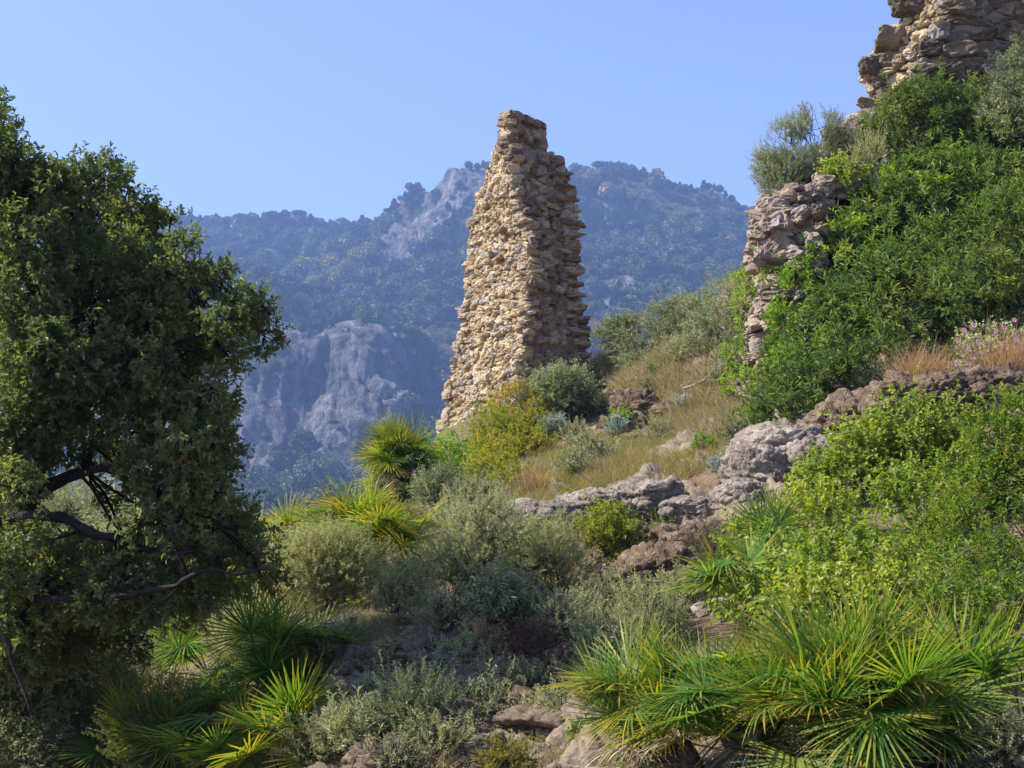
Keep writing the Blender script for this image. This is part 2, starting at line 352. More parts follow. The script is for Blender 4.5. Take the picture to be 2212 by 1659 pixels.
# wide base ground reaching the horizon
gx = np.concatenate([-np.geomspace(60, 4000, 14)[::-1], np.linspace(-55, 55, 45), np.geomspace(60, 4000, 14)])
gy = np.concatenate([-np.geomspace(30, 4000, 12)[::-1], np.linspace(-25, 95, 49), np.geomspace(100, 4000, 16)])
X, Y = np.meshgrid(gx, gy); Z = HF(np.clip(X, -50, 50), np.clip(Y, -30, 75))
far = np.clip((np.hypot(X, np.maximum(Y-20, 0))-55)/60, 0, 1); Z = Z*(1-far)+(-45)*far - .35
infr = (np.abs(np.degrees(np.arctan2(X, Y))) < 34) & (Y > 3) & (np.hypot(X, Y) < 75)
Z = np.where(infr, Z-1.2, Z)
i = np.arange(X.size).reshape(X.shape); Fg = np.stack([i[:-1, :-1], i[:-1, 1:], i[1:, 1:], i[1:, :-1]], -1).reshape(-1, 4)
go = mesh('ground', np.stack([X, Y, Z], -1).reshape(-1, 3), Fg, M['ground'], attrs={'rock': np.zeros(X.size)}, smooth=True); tag(go, kind='structure')
# ------------------------------------------------------------------ mountain
mt = []
SKYL = [(-600,470),(-300,440),(0,450),(200,465),(380,484),(450,492),(560,494),(640,488),(700,496),(780,490),(850,487),(872,458),(888,436),(930,432),(950,404),(985,382),(1005,374),(1050,378),(1130,380),(1240,379),(1300,384),(1350,372),(1400,386),(1440,402),(1500,419),(1530,408),(1570,424),(1600,462),(1622,481),(1680,486),(1900,520),(2300,560),(2700,600)]
for u, v in SKYL:
    d = 1500 if u < 860 else (1340 if u < 1200 else 1400)
    mt.append(tuple(P(u, v, d))); q = P(u, v, d+110); mt.append((q[0], q[1], q[2]-75)); q = P(u, v, d+500); mt.append((q[0], q[1], q[2]-260))
for u, v, d in [(-400,700,1150),(0,650,1250),(200,620,1280),(420,560,1400),(600,560,1380),(760,560,1330),(830,560,1260),(900,600,1220),(870,500,1320),(960,450,1310),(1010,520,1270),(930,560,1230),(1050,560,1220),
    (500,600,1080),(600,640,1040),(680,690,1000),(440,640,1050),(300,650,1050),(0,800,950),(750,640,1240),(820,660,1190),(880,700,1130),(950,690,1120),
    (460,730,960),(560,715,960),(640,740,950),(720,715,960),(820,730,970),(900,760,1010),
    (450,830,915),(560,820,900),(640,810,905),(720,800,900),(830,800,925),(880,840,985),(940,800,1050),(1000,760,1080),
    (450,1000,880),(540,1030,865),(600,1020,862),(650,960,885),(700,1000,868),(770,1030,860),(830,1000,870),(870,960,940),(905,1000,960),(950,900,960),(960,1000,900),(1000,900,1000),
    (430,1110,740),(500,1080,780),(660,1075,790),(760,1080,790),(860,1090,790),(980,1080,800),(500,1160,640),(720,1150,640),(900,1160,650),(200,1120,760),(0,1120,800),(-400,1120,800),
    (1250,500,1300),(1350,470,1340),(1500,500,1320),(1600,560,1280),(1280,620,1150),(1420,600,1170),(1550,640,1150),(1700,620,1180),(1300,690,1040),(1380,650,1090),(1320,760,960),(1400,720,1000),(1550,760,1000),(1300,900,880),(1500,1000,850),(1900,700,1150),(2300,750,1150),(2000,1000,850),(2400,1050,850),(1200,1100,780),(1500,1180,650),(2300,1180,650),
    (0,1290,420),(600,1290,420),(1200,1290,420),(1900,1290,420),(2500,1290,420),(-500,1290,420)]:
    mt.append(tuple(P(u, v, d)))
mt += [(-500,330,-45),(0,300,-45),(500,330,-45),(-900,700,-10),(900,700,20)]
MF = Field(mt, 8)
x, y, F = polar(-30, 30, 760, 330, 1950, 640, 1.0)
z = MF(x, y)
V = np.stack([x, y, z], -1).reshape(-1, 3); N = vnormals(V, x.shape); u_, v_ = proj(V); nn = fbm(V*.02, 3, 5)*26; n2 = fbm(V*.02+50, 3, 6)*20
MROCK = [[(420,880),(470,815),(560,805),(600,780),(540,730),(600,690),(690,740),(700,705),(760,695),(860,735),(900,790),(850,900),(862,1000),(830,1048),(760,1050),(690,1010),(655,930),(615,1000),(600,1055),(520,1050),(470,1000)],
         [(825,545),(850,490),(890,430),(935,425),(985,372),(1060,372),(1060,430),(1010,480),(960,520),(900,540),(860,580),(800,575)],
         [(900,880),(950,870),(965,920),(900,925)],[(1290,635),(1345,640),(1340,700),(1285,705)],[(1365,615),(1395,620),(1400,650),(1360,650)],[(1290,430),(1340,430),(1330,460),(1300,460)],
         [(1520,405),(1570,420),(1600,460),(1570,450)],[(815,610),(850,600),(860,625),(820,635)],[(200,830),(440,840),(440,980),(200,960)],[(1480,690),(1560,700),(1550,760),(1480,760)]]
rk = np.zeros(len(V))
for poly in MROCK: rk = np.maximum(rk, inpoly(u_+nn, v_+n2, poly).astype(float))
veg = ((v_+n2 > 775) & (v_+n2 < 828) & (u_ < 640) & (u_ > 440)) | (fbm(V*np.array([.03,.03,.012]), 4, 77) > .44)
rk = rk*(~veg)
G = rk.reshape(x.shape).copy(); G[1:-1, 1:-1] = (G[:-2, 1:-1]+G[2:, 1:-1]+G[1:-1, :-2]+G[1:-1, 2:]+G[1:-1, 1:-1]*2)/6; rkm = G.ravel()
cl = np.zeros(len(V))
for poly in MROCK[:3]: cl = np.maximum(cl, inpoly(u_, v_, poly).astype(float))
G = cl.reshape(x.shape).copy()
for _ in range(6): G[1:-1, 1:-1] = (G[:-2, 1:-1]+G[2:, 1:-1]+G[1:-1, :-2]+G[1:-1, 2:]+G[1:-1, 1:-1]*2)/6
cl = G.ravel()
far = np.clip((V[:, 1]-350)/200, 0, 1)
near_sky = np.clip(1-np.abs(V[:, 1]-1420)/120, 0, 1)
disp = (fbm(V*.011, 4, 21)*11 + ridged(V*.006, 3, 25)*9)*far*(1-.75*near_sky) + cl*(ridged(V*np.array([.028,.028,.008]), 5, 41)*9 + fbm(V*.09, 3, 47)*2.5 + fracture(V*np.array([1, 1, .4]), .035, 63)*9)
V = V + N*disp[:, None]
scar = inpoly(u_+nn*.3, v_+n2*.3, [(518,1040),(530,1015),(548,990),(556,1005),(545,1030),(540,1045)]).astype(float)
mo = mesh('mountain_terrain', V, F, M['mountain'], attrs={'rock': rkm, 'scar': scar*.6}, smooth=True); tag(mo, kind='structure')
MV = V.reshape(x.shape + (3,)); MRK = rkm.reshape(x.shape); MCL = cl.reshape(x.shape); MN = vnormals(V, x.shape).reshape(x.shape+(3,))
# visibility of mountain grid points from the region of the camera (keeps the forest light)
def horizon_ok():
    el = MV[..., 2]/np.hypot(MV[..., 0], MV[..., 1]); run = np.maximum.accumulate(el, axis=0)
    return el > run - .03
VIS = horizon_ok()
# ------------------------------------------------------------------ masonry
def cube_grid(n):
    g = np.linspace(-1, 1, n); vs = {}; V = []; F = []
    def vid(p):
        k = tuple(np.round(p, 5))
        if k not in vs: vs[k] = len(V); V.append(p)
        return vs[k]
    for ax in range(3):
        for sg in (-1, 1):
            for i in range(n-1):
                for j in range(n-1):
                    qd = []
                    for a, b in ((i, j), (i+1, j), (i+1, j+1), (i, j+1)):
                        p = [0, 0, 0]; p[ax] = sg; p[(ax+1) % 3] = g[a]; p[(ax+2) % 3] = g[b]; qd.append(vid(tuple(p)))
                    F.append(qd if sg > 0 else qd[::-1])
    return np.array(V, float), np.array(F)
CV, CF = cube_grid(8)
def stones(rows, seed=0, k=5.0, rough=.14):
    """rows: list of (centre, T, U, N, w, h, d): superellipsoid stones with chipped faces, merged"""
    n = len(rows); rng = np.random.default_rng(seed)
    C = np.array([r[0] for r in rows]); T = np.array([r[1] for r in rows]); U = np.array([r[2] for r in rows]); Nn = np.array([r[3] for r in rows])
    D = np.array([r[4:7] for r in rows])/2
    B = CV/((np.abs(CV)**k).sum(1)**(1/k))[:, None]
    L = np.repeat(B[None], n, 0)
    off = rng.uniform(-50, 50, (n, 1, 3))
    nz = np.stack([fbm(L*1.1+off+j*20, 3, seed+j) for j in range(3)], -1)
    cut = fbm(L*.7+off+90, 2, seed+9)[..., None]
    L = L*(1+cut*.3) + nz*rough*1.7 + L*(np.abs(fbm(L*2.6+off+33, 3, seed+21))[..., None]*-.35+.05)
    # random shear makes wedge and slab shapes
    L[..., 0] += L[..., 1]*rng.uniform(-.25, .25, (n, 1)); L[..., 1] *= 1+L[..., 0]*rng.uniform(-.3, .3, (n, 1))
    L = L*D[:, None]
    W = C[:, None] + L[..., 0:1]*T[:, None] + L[..., 1:2]*U[:, None] + L[..., 2:3]*Nn[:, None]
    V = W.reshape(-1, 3); F = (CF[None] + (np.arange(n)*len(CV))[:, None, None]).reshape(-1, 4)
    rnd = np.repeat(rng.random(n), len(CF))
    return V, F, rnd
def unit(a): a = np.asarray(a, float); return a/(np.linalg.norm(a)+1e-9)
def cover(face, z0, z1, wr, hr, dep, seed, prot=(.0, .12), tilt=.12, skip=0):
    """courses of stones over a face; face(z) -> (point A, point B, outward normal) at height z"""
    rng = np.random.default_rng(seed); rows = []; z = z0
    while z < z1:
        h = rng.uniform(*hr); zc = z + h/2
        A, B, n = face(zc); L = np.linalg.norm(B[:2]-A[:2]); T = unit(np.append(B[:2]-A[:2], 0)); s = rng.uniform(-.5, 0)*wr[0]
        ledge = rng.random() < .25
        while s < L:
            w = rng.uniform(*wr); c = A + T*(s + w/2); c[2] = zc + rng.normal(0, .12*h)
            if s + w*.35 < L and rng.random() > skip:
                ww = min(w, (L - s)*1.15) if s+w > L*1.03 else w
                p = rng.uniform(*prot) + (.05 if ledge else 0)
                a = rng.normal(0, tilt); Tt = unit(T + np.array([0, 0, a])); Uu = unit(np.cross(n, Tt))*1.0
                if Uu[2] < 0: Uu = -Uu
                b = rng.normal(0, .12); nn = unit(n + Uu*b + T*rng.normal(0, .15))
                rows.append((c + n*(p - dep/2), Tt, Uu, nn, ww*1.12, h*rng.uniform(1.0, 1.3), dep))
            s += w
        z += h*.93
    return rows
def core_mesh(faces, z0, z1, nz, ns, amp, seed, inset=.10):
    """closed rubble core from a ring of faces"""
    zs = np.linspace(z0, z1, nz); ring = []
    for z in zs:
        row = []
        for f in faces:
            A, B, n = f(z)
            for s in np.linspace(0, 1, ns, endpoint=False): p = A*(1-s)+B*s; p[2] = z; row.append(p)
        ring.append(row)
    V = np.array(ring); c = V.mean(1, keepdims=True); m = V.shape[1]
    d = V - c; d[..., 2] = 0; ln = np.linalg.norm(d, axis=2, keepdims=True); d = d/(ln+1e-9)
    V = V - d*inset + d*(fbm(V*3.0, 4, seed)*amp)[..., None]
    V[..., 2] += fbm(V*2.0+9, 3, seed+3)*.03
    i = np.arange(nz*m).reshape(nz, m); F = np.stack([i[:-1], np.roll(i[:-1], -1, 1), np.roll(i[1:], -1, 1), i[1:]], -1).reshape(-1, 4)
    V = V.reshape(-1, 3); top = V[-m:].mean(0)+np.array([0, 0, .03]); V = np.vstack([V, top]); t = len(V)-1
    F3 = np.array([[i[-1, j], i[-1, (j+1) % m], t] for j in range(m)])
    return V, [F, F3]
def zof(v, d): return P(1106, v, d)[2]
def interp_face(tab, side, d):
    """tab rows (v, u): edge outline in the frame at distance d -> x as function of world z"""
    zs = np.array([zof(v, d) for v, u in tab]); xs = np.array([P(u, v, d)[0] for v, u in tab]); o = np.argsort(zs)
    return lambda z: np.interp(z, zs[o], xs[o])
def nrm(A, B, toward): 
    T = unit(np.append((B-A)[:2], 0)); n = np.array([T[1], -T[0], 0.]); 
    return n if n @ toward > 0 else -n
# --- tower: sunlit long face A-B, broken shaded end B-C
xA = interp_face([(235,1094),(280,1084),(330,1080),(370,1060),(420,1040),(480,1022),(560,1012),(650,1003),(750,988),(800,978),(880,962),(930,950),(1000,940),(1080,930)], 0, 27.6)
xB = interp_face([(235,1098),(320,1100),(400,1112),(500,1142),(600,1146),(700,1136),(800,1122),(900,1115),(1080,1110)], 0, 25.6)
xC = interp_face([(235,1170),(283,1172),(318,1176),(332,1186),(350,1206),(375,1220),(410,1230),(465,1240),(500,1244),(600,1246),(640,1244),(680,1262),(740,1266),(775,1258),(900,1262),(1080,1265)], 0, 26.3)
def tow(z):
    ztop = zof(235, 26); k = np.clip((z-zof(330, 26))/(ztop-zof(330, 26)), 0, 1)
    A = np.array([xA(z), 27.6 - k*.9, z]); A[0] += k*.05; B = np.array([xB(z), 25.6, z]); C = np.array([xC(z), 26.3, z])
    return A, B, C, A + (C-B)*.95
def fAB(z): A, B, C, D = tow(z); return A, B, nrm(A, B, np.array([-1, -.3, 0]))
def fBC(z): A, B, C, D = tow(z); return B, C, nrm(B, C, np.array([.2, -1, 0]))
def fCD(z): A, B, C, D = tow(z); return C, D, nrm(C, D, np.array([1, .3, 0]))
def fDA(z): A, B, C, D = tow(z); return D, A, nrm(D, A, np.array([-.2, 1, 0]))
zt = zof(266, 26.2); zb = zof(1010, 26)
tower = empty('ruined_tower', (0.3, 26.4, zb), 'tall tapering ruined stone tower standing alone on the slope, left side sunlit', 'tower')
def place(o, root):
    o.parent = root; o.matrix_parent_inverse = root.matrix_basis.inverted() if False else o.matrix_parent_inverse
    o.location = tuple(-x for x in root.location)
    return o
bpy.context.view_layer.update()
V, F = core_mesh([fAB, fBC, fCD, fDA], zb, zt, 120, 20, .06, 3, .05)
place(mesh('mortar_core', V, F, M['mortar'], parent=tower, fattrs={'rnd': np.full(sum(len(f) for f in F), .5)}, smooth=True), tower)
r1 = cover(fAB, zb, zt-.05, (.10, .26), (.065, .13), .26, 1, (.0, .07), .25)
V, F, rnd = stones(r1, 5, 4.5, .15)
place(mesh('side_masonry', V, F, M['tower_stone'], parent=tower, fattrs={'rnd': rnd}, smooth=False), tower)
r2 = cover(fBC, zb, zt-.05, (.10, .27), (.08, .17), .30, 2, (-.07, .07), .25, .06)
# slabs jutting beyond the right edge
rng = np.random.default_rng(4)
for v in np.arange(380, 780, 26):
    z = zof(v, 26.3); A, B, C, D = tow(z); T = unit(np.append((C-B)[:2], 0)); n = fBC(z)[2]
    wd = rng.uniform(.3, .5); r2.append((C - T*(wd*.35) + T*rng.uniform(-.02, .09) - n*.08, unit(T+np.array([0, 0, rng.normal(.05, .1)])), np.array([0, 0, 1.]), n, wd, rng.uniform(.07, .15), .42))
V, F, rnd = stones(r2, 8, 5.5, .12)
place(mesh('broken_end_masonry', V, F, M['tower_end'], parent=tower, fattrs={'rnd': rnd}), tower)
r3 = cover(fCD, zb, zt-.05, (.2, .4), (.12, .2), .3, 6, (.0, .1), .12) + cover(fDA, zb, zt-.05, (.2, .4), (.12, .2), .3, 7, (.0, .1), .12)
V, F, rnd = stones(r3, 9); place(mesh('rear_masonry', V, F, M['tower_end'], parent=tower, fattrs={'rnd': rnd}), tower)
A, B, C, D = tow(zt); r4 = []
for s in np.linspace(.08, .92, 5):
    for q in np.linspace(.14, .86, 4):
        p = A*(1-s)*(1-q)+B*s*(1-q)+C*s*q+D*(1-s)*q; p[2] = zt + rng.uniform(.01, .03)
        r4.append((p, unit(C-B), np.array([0, 0, 1.]), nrm(B, C, np.array([.2, -1, 0])), rng.uniform(.24, .32), rng.uniform(.07, .09), .26))
V, F, rnd = stones(r4, 11); place(mesh('coping_stones', V, F, M['tower_end'], parent=tower, fattrs={'rnd': rnd}), tower)
# --- upper right wall
dW = 22.3
xL = interp_face([(-300,1960),(-120,1955),(0,1948),(30,1936),(60,1910),(100,1880),(130,1872),(160,1884),(200,1892),(225,1880),(250,1846),(275,1806),(300,1804),(340,1810),(420,1810)], 0, dW)
def wl(z):
    x = float(xL(z))+.42; A = np.array([x - .25, dW+.95, z]); B = np.array([x + .45, dW, z]); C = np.array([x+6.5, dW+.5, z]); return A, B, C, C+np.array([-.1, 1.3, 0]), A+np.array([.3, .5, 0])
def g1(z): a = wl(z); return a[0], a[1], nrm(a[0], a[1], np.array([-1, -.3, 0]))
def g2(z): a = wl(z); return a[1], a[2], nrm(a[1], a[2], np.array([0, -1, 0]))
def g3(z): a = wl(z); return a[2], a[3], np.array([1., 0, 0])
def g4(z): a = wl(z); return a[3], a[0], np.array([0, 1., 0])
z0, z1 = zof(400, dW), zof(-190, dW)
cas = empty('ruined_castle_wall', (6, 23, z0), 'big brown stone castle wall with broken left edge at the top right', 'wall')
V, F = core_mesh([g1, g2, g3, g4], z0, z1, 90, 34, .08, 13, .20)
place(mesh('mortar_core', V, F, M['mortar'], parent=cas, fattrs={'rnd': np.full(sum(len(f) for f in F), .5)}, smooth=True), cas)
r = cover(g2, z0, z1, (.18, .52), (.11, .25), .45, 21, (-.04, .06), .09)
V, F, rnd = stones(r, 22, 7, .12); place(mesh('face_masonry', V, F, M['wall_stone'], parent=cas, fattrs={'rnd': rnd}), cas)
r = cover(g1, z0, z1, (.13, .34), (.09, .22), .4, 23, (-.1, .09), .2, .08)
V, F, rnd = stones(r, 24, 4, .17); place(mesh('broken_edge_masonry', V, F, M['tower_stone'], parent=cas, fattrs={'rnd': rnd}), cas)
r = cover(g4, z0, z1, (.3, .7), (.2, .4), .5, 25)+cover(g3, z0, z1, (.3, .7), (.2, .4), .5, 26)
V, F, rnd = stones(r, 27); place(mesh('rear_masonry', V, F, M['wall_stone'], parent=cas, fattrs={'rnd': rnd}), cas)
# --- lower wall stump left of the big bush
dL = 19.3
xl = interp_face([(400,1668),(470,1650),(490,1640),(520,1650),(570,1655),(620,1644),(700,1634),(760,1632),(810,1628),(900,1620)], 0, dL)
def w2(z): x = float(xl(z)); A = np.array([x-.02, dL+.9, z]); B = np.array([x+.12, dL-.1, z]); C = np.array([x+.7, dL-.45, z]); return A, B, C, C+np.array([.5, 1.6, 0])
def h1(z): a = w2(z); return a[0], a[1], nrm(a[0], a[1], np.array([-1, -.3, 0]))
def h2(z): a = w2(z); return a[1], a[2], nrm(a[1], a[2], np.array([-.3, -1, 0]))
def h3(z): a = w2(z); return a[2], a[3], np.array([1., 0, 0])
def h4(z): a = w2(z); return a[3], a[0], np.array([0, 1., 0])
z0, z1 = zof(880, dL), zof(478, dL)
stp = empty('wall_stump', (3.4, 20.5, z0), 'narrow pinkish stone wall stump with rounded rocks left of the big green bush', 'wall')
V, F = core_mesh([h1, h2, h3, h4], z0, z1, 50, 14, .08, 33)
place(mesh('mortar_core', V, F, M['mortar'], parent=stp, fattrs={'rnd': np.full(sum(len(f) for f in F), .5)}, smooth=True), stp)
r = cover(h1, z0, z1, (.13, .36), (.08, .2), .36, 41, (-.06, .16), .2, .05) + cover(h2, z0, z1, (.14, .42), (.08, .22), .36, 42, (-.06, .16), .2, .05)
V, F, rnd = stones(r, 43, 5.5, .15); place(mesh('masonry', V, F, M['stump_stone'], parent=stp, fattrs={'rnd': rnd}), stp)
# --- rocks: rugged lumps made from overlapping displaced spheres
import bmesh
def ico(sub):
    bm = bmesh.new(); bmesh.ops.create_icosphere(bm, subdivisions=sub, radius=1)
    V = np.array([v.co[:] for v in bm.verts]); F = np.array([[v.index for v in f.verts] for f in bm.faces]); bm.free(); return V, F
ICO = {k: ico(k) for k in (2, 3, 4, 5, 6)}
def rock(name, cs, label, cat='rock', group=None, mat='rock', sub=5, seed=0, am=.2, parent=None, fr=1.4, frac=1.0):
    Vs, Fs, n = [], [], 0
    for k, (c, r3, yaw) in enumerate(cs):
        V, F = ICO[sub]; s = sum(r3)/3
        B = V/((np.abs(V)**3.2).sum(1)**(1/3.2))[:, None]
        L = B*np.array(r3); ca, sa = math.cos(yaw), math.sin(yaw)
        L = np.stack([L[:, 0]*ca-L[:, 1]*sa, L[:, 0]*sa+L[:, 1]*ca, L[:, 2]], 1)
        pw = L + np.array(c); q = pw*fr*np.array([1, 1, 1.7])/s
        dsp = (ridged(q*.8, 5, seed, .62)*am*1.05 + fbm(pw*fr*.5/s, 2, seed+7)*am*1.3)*s + fracture(pw*np.array([1, 1, 1.5]), 2.6, seed+3)*.14*frac*min(1, s*2.5) + fracture(pw, 7, seed+4)*.05*frac + ridged(pw*np.array([5, 5, 9]), 4, seed+11, .6)*.02 + ridged(pw*14, 2, seed+15)*.008
        dr = unit_rows(L/np.array(r3)**.7)
        Vs.append(pw + dr*dsp[:, None]); Fs.append(F+n); n += len(V)
    V = np.vstack(Vs); o = mesh(name, V, np.vstack(Fs), M[mat], smooth=True, loc=np.mean([c for c, _, _ in cs], axis=0), fattrs={'rnd': np.full(n and sum(len(f) for f in Fs), .45)})
    return tag(o, label, cat, group)
def unit_rows(a): return a/(np.linalg.norm(a, axis=1, keepdims=True)+1e-9)
def Rk(u, v, wu, hv, dep=None, off=.0, d=None):
    """rock blob seen at u,v with half width wu and half height hv (frame units)"""
    d = d or ((hitd(u, v) or 25) - off); s = S*d
    return (P(u, v, d), (wu*s, (dep or .8*(wu+hv)/2*s), hv*s), random.uniform(-.4, .4))
random.seed(3)
rock('rock_outcrop', [Rk(1640,1040,75,80,.6,0,15.2), Rk(1690,985,90,55,.6,0,15.4), Rk(1600,1110,55,55,.5,0,14.6), Rk(1745,1020,70,70,.6,0,15.2)], 'big pale grey rock boulder with pitted face below the bush, centre right', 'rock', mat='rock', sub=6, seed=5, am=.15, frac=.7)
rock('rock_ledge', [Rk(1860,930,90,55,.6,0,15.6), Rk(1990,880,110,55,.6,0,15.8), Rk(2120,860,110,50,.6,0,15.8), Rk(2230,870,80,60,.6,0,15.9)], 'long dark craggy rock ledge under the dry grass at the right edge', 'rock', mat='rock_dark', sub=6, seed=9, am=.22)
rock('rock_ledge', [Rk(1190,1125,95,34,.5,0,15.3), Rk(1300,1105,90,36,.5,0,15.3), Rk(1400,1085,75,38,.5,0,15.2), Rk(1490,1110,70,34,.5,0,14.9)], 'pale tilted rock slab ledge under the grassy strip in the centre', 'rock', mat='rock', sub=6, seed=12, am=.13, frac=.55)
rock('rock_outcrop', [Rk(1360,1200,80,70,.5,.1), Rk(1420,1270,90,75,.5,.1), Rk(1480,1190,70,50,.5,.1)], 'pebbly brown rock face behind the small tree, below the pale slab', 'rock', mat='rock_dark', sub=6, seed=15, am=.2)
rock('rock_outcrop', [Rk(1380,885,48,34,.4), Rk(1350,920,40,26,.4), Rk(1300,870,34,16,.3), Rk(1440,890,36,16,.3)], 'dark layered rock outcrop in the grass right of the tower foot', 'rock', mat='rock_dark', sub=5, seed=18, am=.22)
rock('rock_outcrop', [Rk(2040,295,40,26,.4,.5), Rk(2012,315,30,34,.4,.5)], 'grey boulder half hidden in the upper part of the big bush', 'rock', mat='rock', sub=5, seed=21, am=.16)
rock('rock_outcrop', [Rk(2100,285,26,20,.3,.5)], 'smaller grey boulder right of the half hidden one in the upper bush', 'rock', mat='rock', sub=5, seed=23, am=.16)
rock('rubble_heap', [Rk(1690,450,40,34,.4,0,20.6), Rk(1750,410,50,34,.4,0,21), Rk(1810,380,60,40,.5,0,21.4), Rk(1870,390,45,26,.4,0,21.4), Rk(1860,295,34,40,.4,0,21.9), Rk(1720,480,60,30,.4,0,20.5), Rk(1800,330,30,22,.3,0,21.7), Rk(1840,340,40,40,.3,0,21.9)], 'broken rubble slope between the castle wall and the wall stump', 'rubble', mat='rubble', sub=5, seed=27, am=.26)
_r = np.random.default_rng(91); rws = []
for (ua, va), (ub, vb), wd, n_, dd in [((1650,480),(1700,440),30,30,19.9), ((1700,450),(1800,400),44,90,20.3), ((1790,400),(1900,370),40,80,20.8), ((1800,320),(1870,290),30,34,21.4), ((1840,285),(1900,250),20,22,21.9), ((1650,520),(1760,470),40,50,19.9), ((1660,560),(1700,520),24,22,19.5), ((1640,500),(1700,480),20,24,19.4)]:
    for _ in range(n_):
        t_ = _r.random(); u_c, v_c = ua+(ub-ua)*t_+_r.normal(0, wd*.35), va+(vb-va)*t_+_r.normal(0, wd*.35); s_ = _r.uniform(.12, .30)
        T = unit([1, _r.normal(0, .5), _r.normal(0, .25)]); Nn = unit(np.cross(T, [0, 0, 1])); rws.append((P(u_c, v_c, dd-_r.uniform(.0, .35)), T, np.cross(Nn, T)*-1, Nn, s_*1.3, s_*.7, s_))
V, F, rnd = stones(rws, 92, 5, .16); tag(mesh('collapsed_masonry', V, F, M['stump_stone'], fattrs={'rnd': rnd}, loc=P(1760, 400, 20.5)), 'fallen masonry stones strewn from the castle wall down to the wall stump', 'rubble', kind='stuff')
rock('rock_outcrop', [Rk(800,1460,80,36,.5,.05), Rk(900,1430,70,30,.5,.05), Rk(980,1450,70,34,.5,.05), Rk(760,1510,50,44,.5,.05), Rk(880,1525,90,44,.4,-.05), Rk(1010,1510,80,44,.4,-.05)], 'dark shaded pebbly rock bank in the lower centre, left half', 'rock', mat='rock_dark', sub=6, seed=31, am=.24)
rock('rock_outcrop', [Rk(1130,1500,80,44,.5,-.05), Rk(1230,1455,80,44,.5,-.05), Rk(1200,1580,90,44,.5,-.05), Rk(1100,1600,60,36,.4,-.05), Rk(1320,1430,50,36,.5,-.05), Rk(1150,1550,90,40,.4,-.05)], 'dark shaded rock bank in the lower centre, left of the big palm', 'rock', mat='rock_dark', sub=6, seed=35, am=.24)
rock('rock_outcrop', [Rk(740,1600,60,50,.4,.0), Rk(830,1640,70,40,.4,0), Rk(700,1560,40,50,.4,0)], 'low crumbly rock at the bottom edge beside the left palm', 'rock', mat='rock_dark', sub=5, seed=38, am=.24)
rock('rock_outcrop', [Rk(1080,1570,34,30,.3,.05), Rk(1060,1600,40,20,.3,.05)], 'small pale stone stack at the foot of the dark rock bank', 'rock', mat='rock', sub=5, seed=41, am=.24)
for k, (u, v, w, h, dd) in enumerate([(1430,1003,22,9,'near the dry grass at right'), (1240,905,16,15,'under the grey shrub beside the tower'), (1215,930,14,10,'left of the grassy patch below the tower'), (1010,1420,18,10,'on top of the dark rock bank')]):
    rock('loose_stone', [Rk(u, v, w, h, .2, .05)], 'small pale loose stone ' + dd, 'stone', 'loose stones on the slope', mat='rock', sub=4, seed=50+k, am=.16)
rng = np.random.default_rng(77); VV, FF, RR = [], [], []
rws = []
for (u0, v0, u1, v1, n) in [(1280,1150,1560,1330,160), (720,1380,1320,1650,520), (1180,880,1300,950,60), (1400,930,1580,1010,70), (1060,1060,1560,1180,120), (1230,1560,1420,1655,120), (620,1560,760,1655,90)]:
    for _ in range(n):
        p = on(rng.uniform(u0, u1), rng.uniform(v0, v1)); s = abs(rng.normal(0, .045))+.025; a = rng.uniform(0, 6.28)
        T = unit([math.cos(a), math.sin(a), rng.normal(0, .3)]); Nn = unit(np.cross(T, [0.1, .2, 1])); U = np.cross(Nn, T)
        rws.append((p + np.array([0, 0, s*.2]), T, U, Nn, s*2.2, s*1.2, s*1.7))
V, F, rnd = stones(rws, 61, 3.5, .16)
tag(mesh('gravel', V, F, M['pebble'], fattrs={'rnd': rnd}), kind='stuff')
# ------------------------------------------------------------------ vegetation builders
def leaf_geo(B, D, U, L, W, wide=.45, curl=.15):
    """folded rhombus leaves: B base, D direction, U upper side, L length, W width"""
    Sd = unit_rows(np.cross(D, U)); U2 = np.cross(Sd, D); L = L[:, None]; W = W[:, None]
    mid = B + D*L*wide; lift = U2*W*.28
    V = np.stack([B, mid + Sd*W*.5 + lift, B + D*L - U2*L*curl, mid - Sd*W*.5 + lift], 1).reshape(-1, 3)
    n = len(B); k = np.arange(n)[:, None]*4
    F = np.concatenate([k+np.array([[0, 1, 2]]), k+np.array([[0, 2, 3]])], 1).reshape(-1, 3)
    return V, F
def rdir(rng, n): return unit_rows(rng.normal(size=(n, 3)))
def tubes(paths, radii, sides=4):
    """paths: list of (k,3) arrays; radii: list of (k,)"""
    Vs, Fs, n = [], [], 0; an = np.linspace(0, 2*np.pi, sides, endpoint=False)
    for p, r in zip(paths, radii):
        p = np.asarray(p, float); r = np.asarray(r, float); t = np.gradient(p, axis=0); t = unit_rows(t)
        a = np.where(np.abs(t[:, 2:3]) > .9, np.array([[1., 0, 0]]), np.array([[0, 0, 1.]])); s = unit_rows(np.cross(t, a)); b = np.cross(s, t)
        ring = p[:, None] + (s[:, None]*np.cos(an)[None, :, None] + b[:, None]*np.sin(an)[None, :, None])*r[:, None, None]
        m = len(p); V = ring.reshape(-1, 3); i = np.arange(m*sides).reshape(m, sides)
        F = np.stack([i[:-1], np.roll(i[:-1], -1, 1), np.roll(i[1:], -1, 1), i[1:]], -1).reshape(-1, 4)
        Vs.append(V); Fs.append(F+n); n += len(V)
    return np.vstack(Vs), np.vstack(Fs)
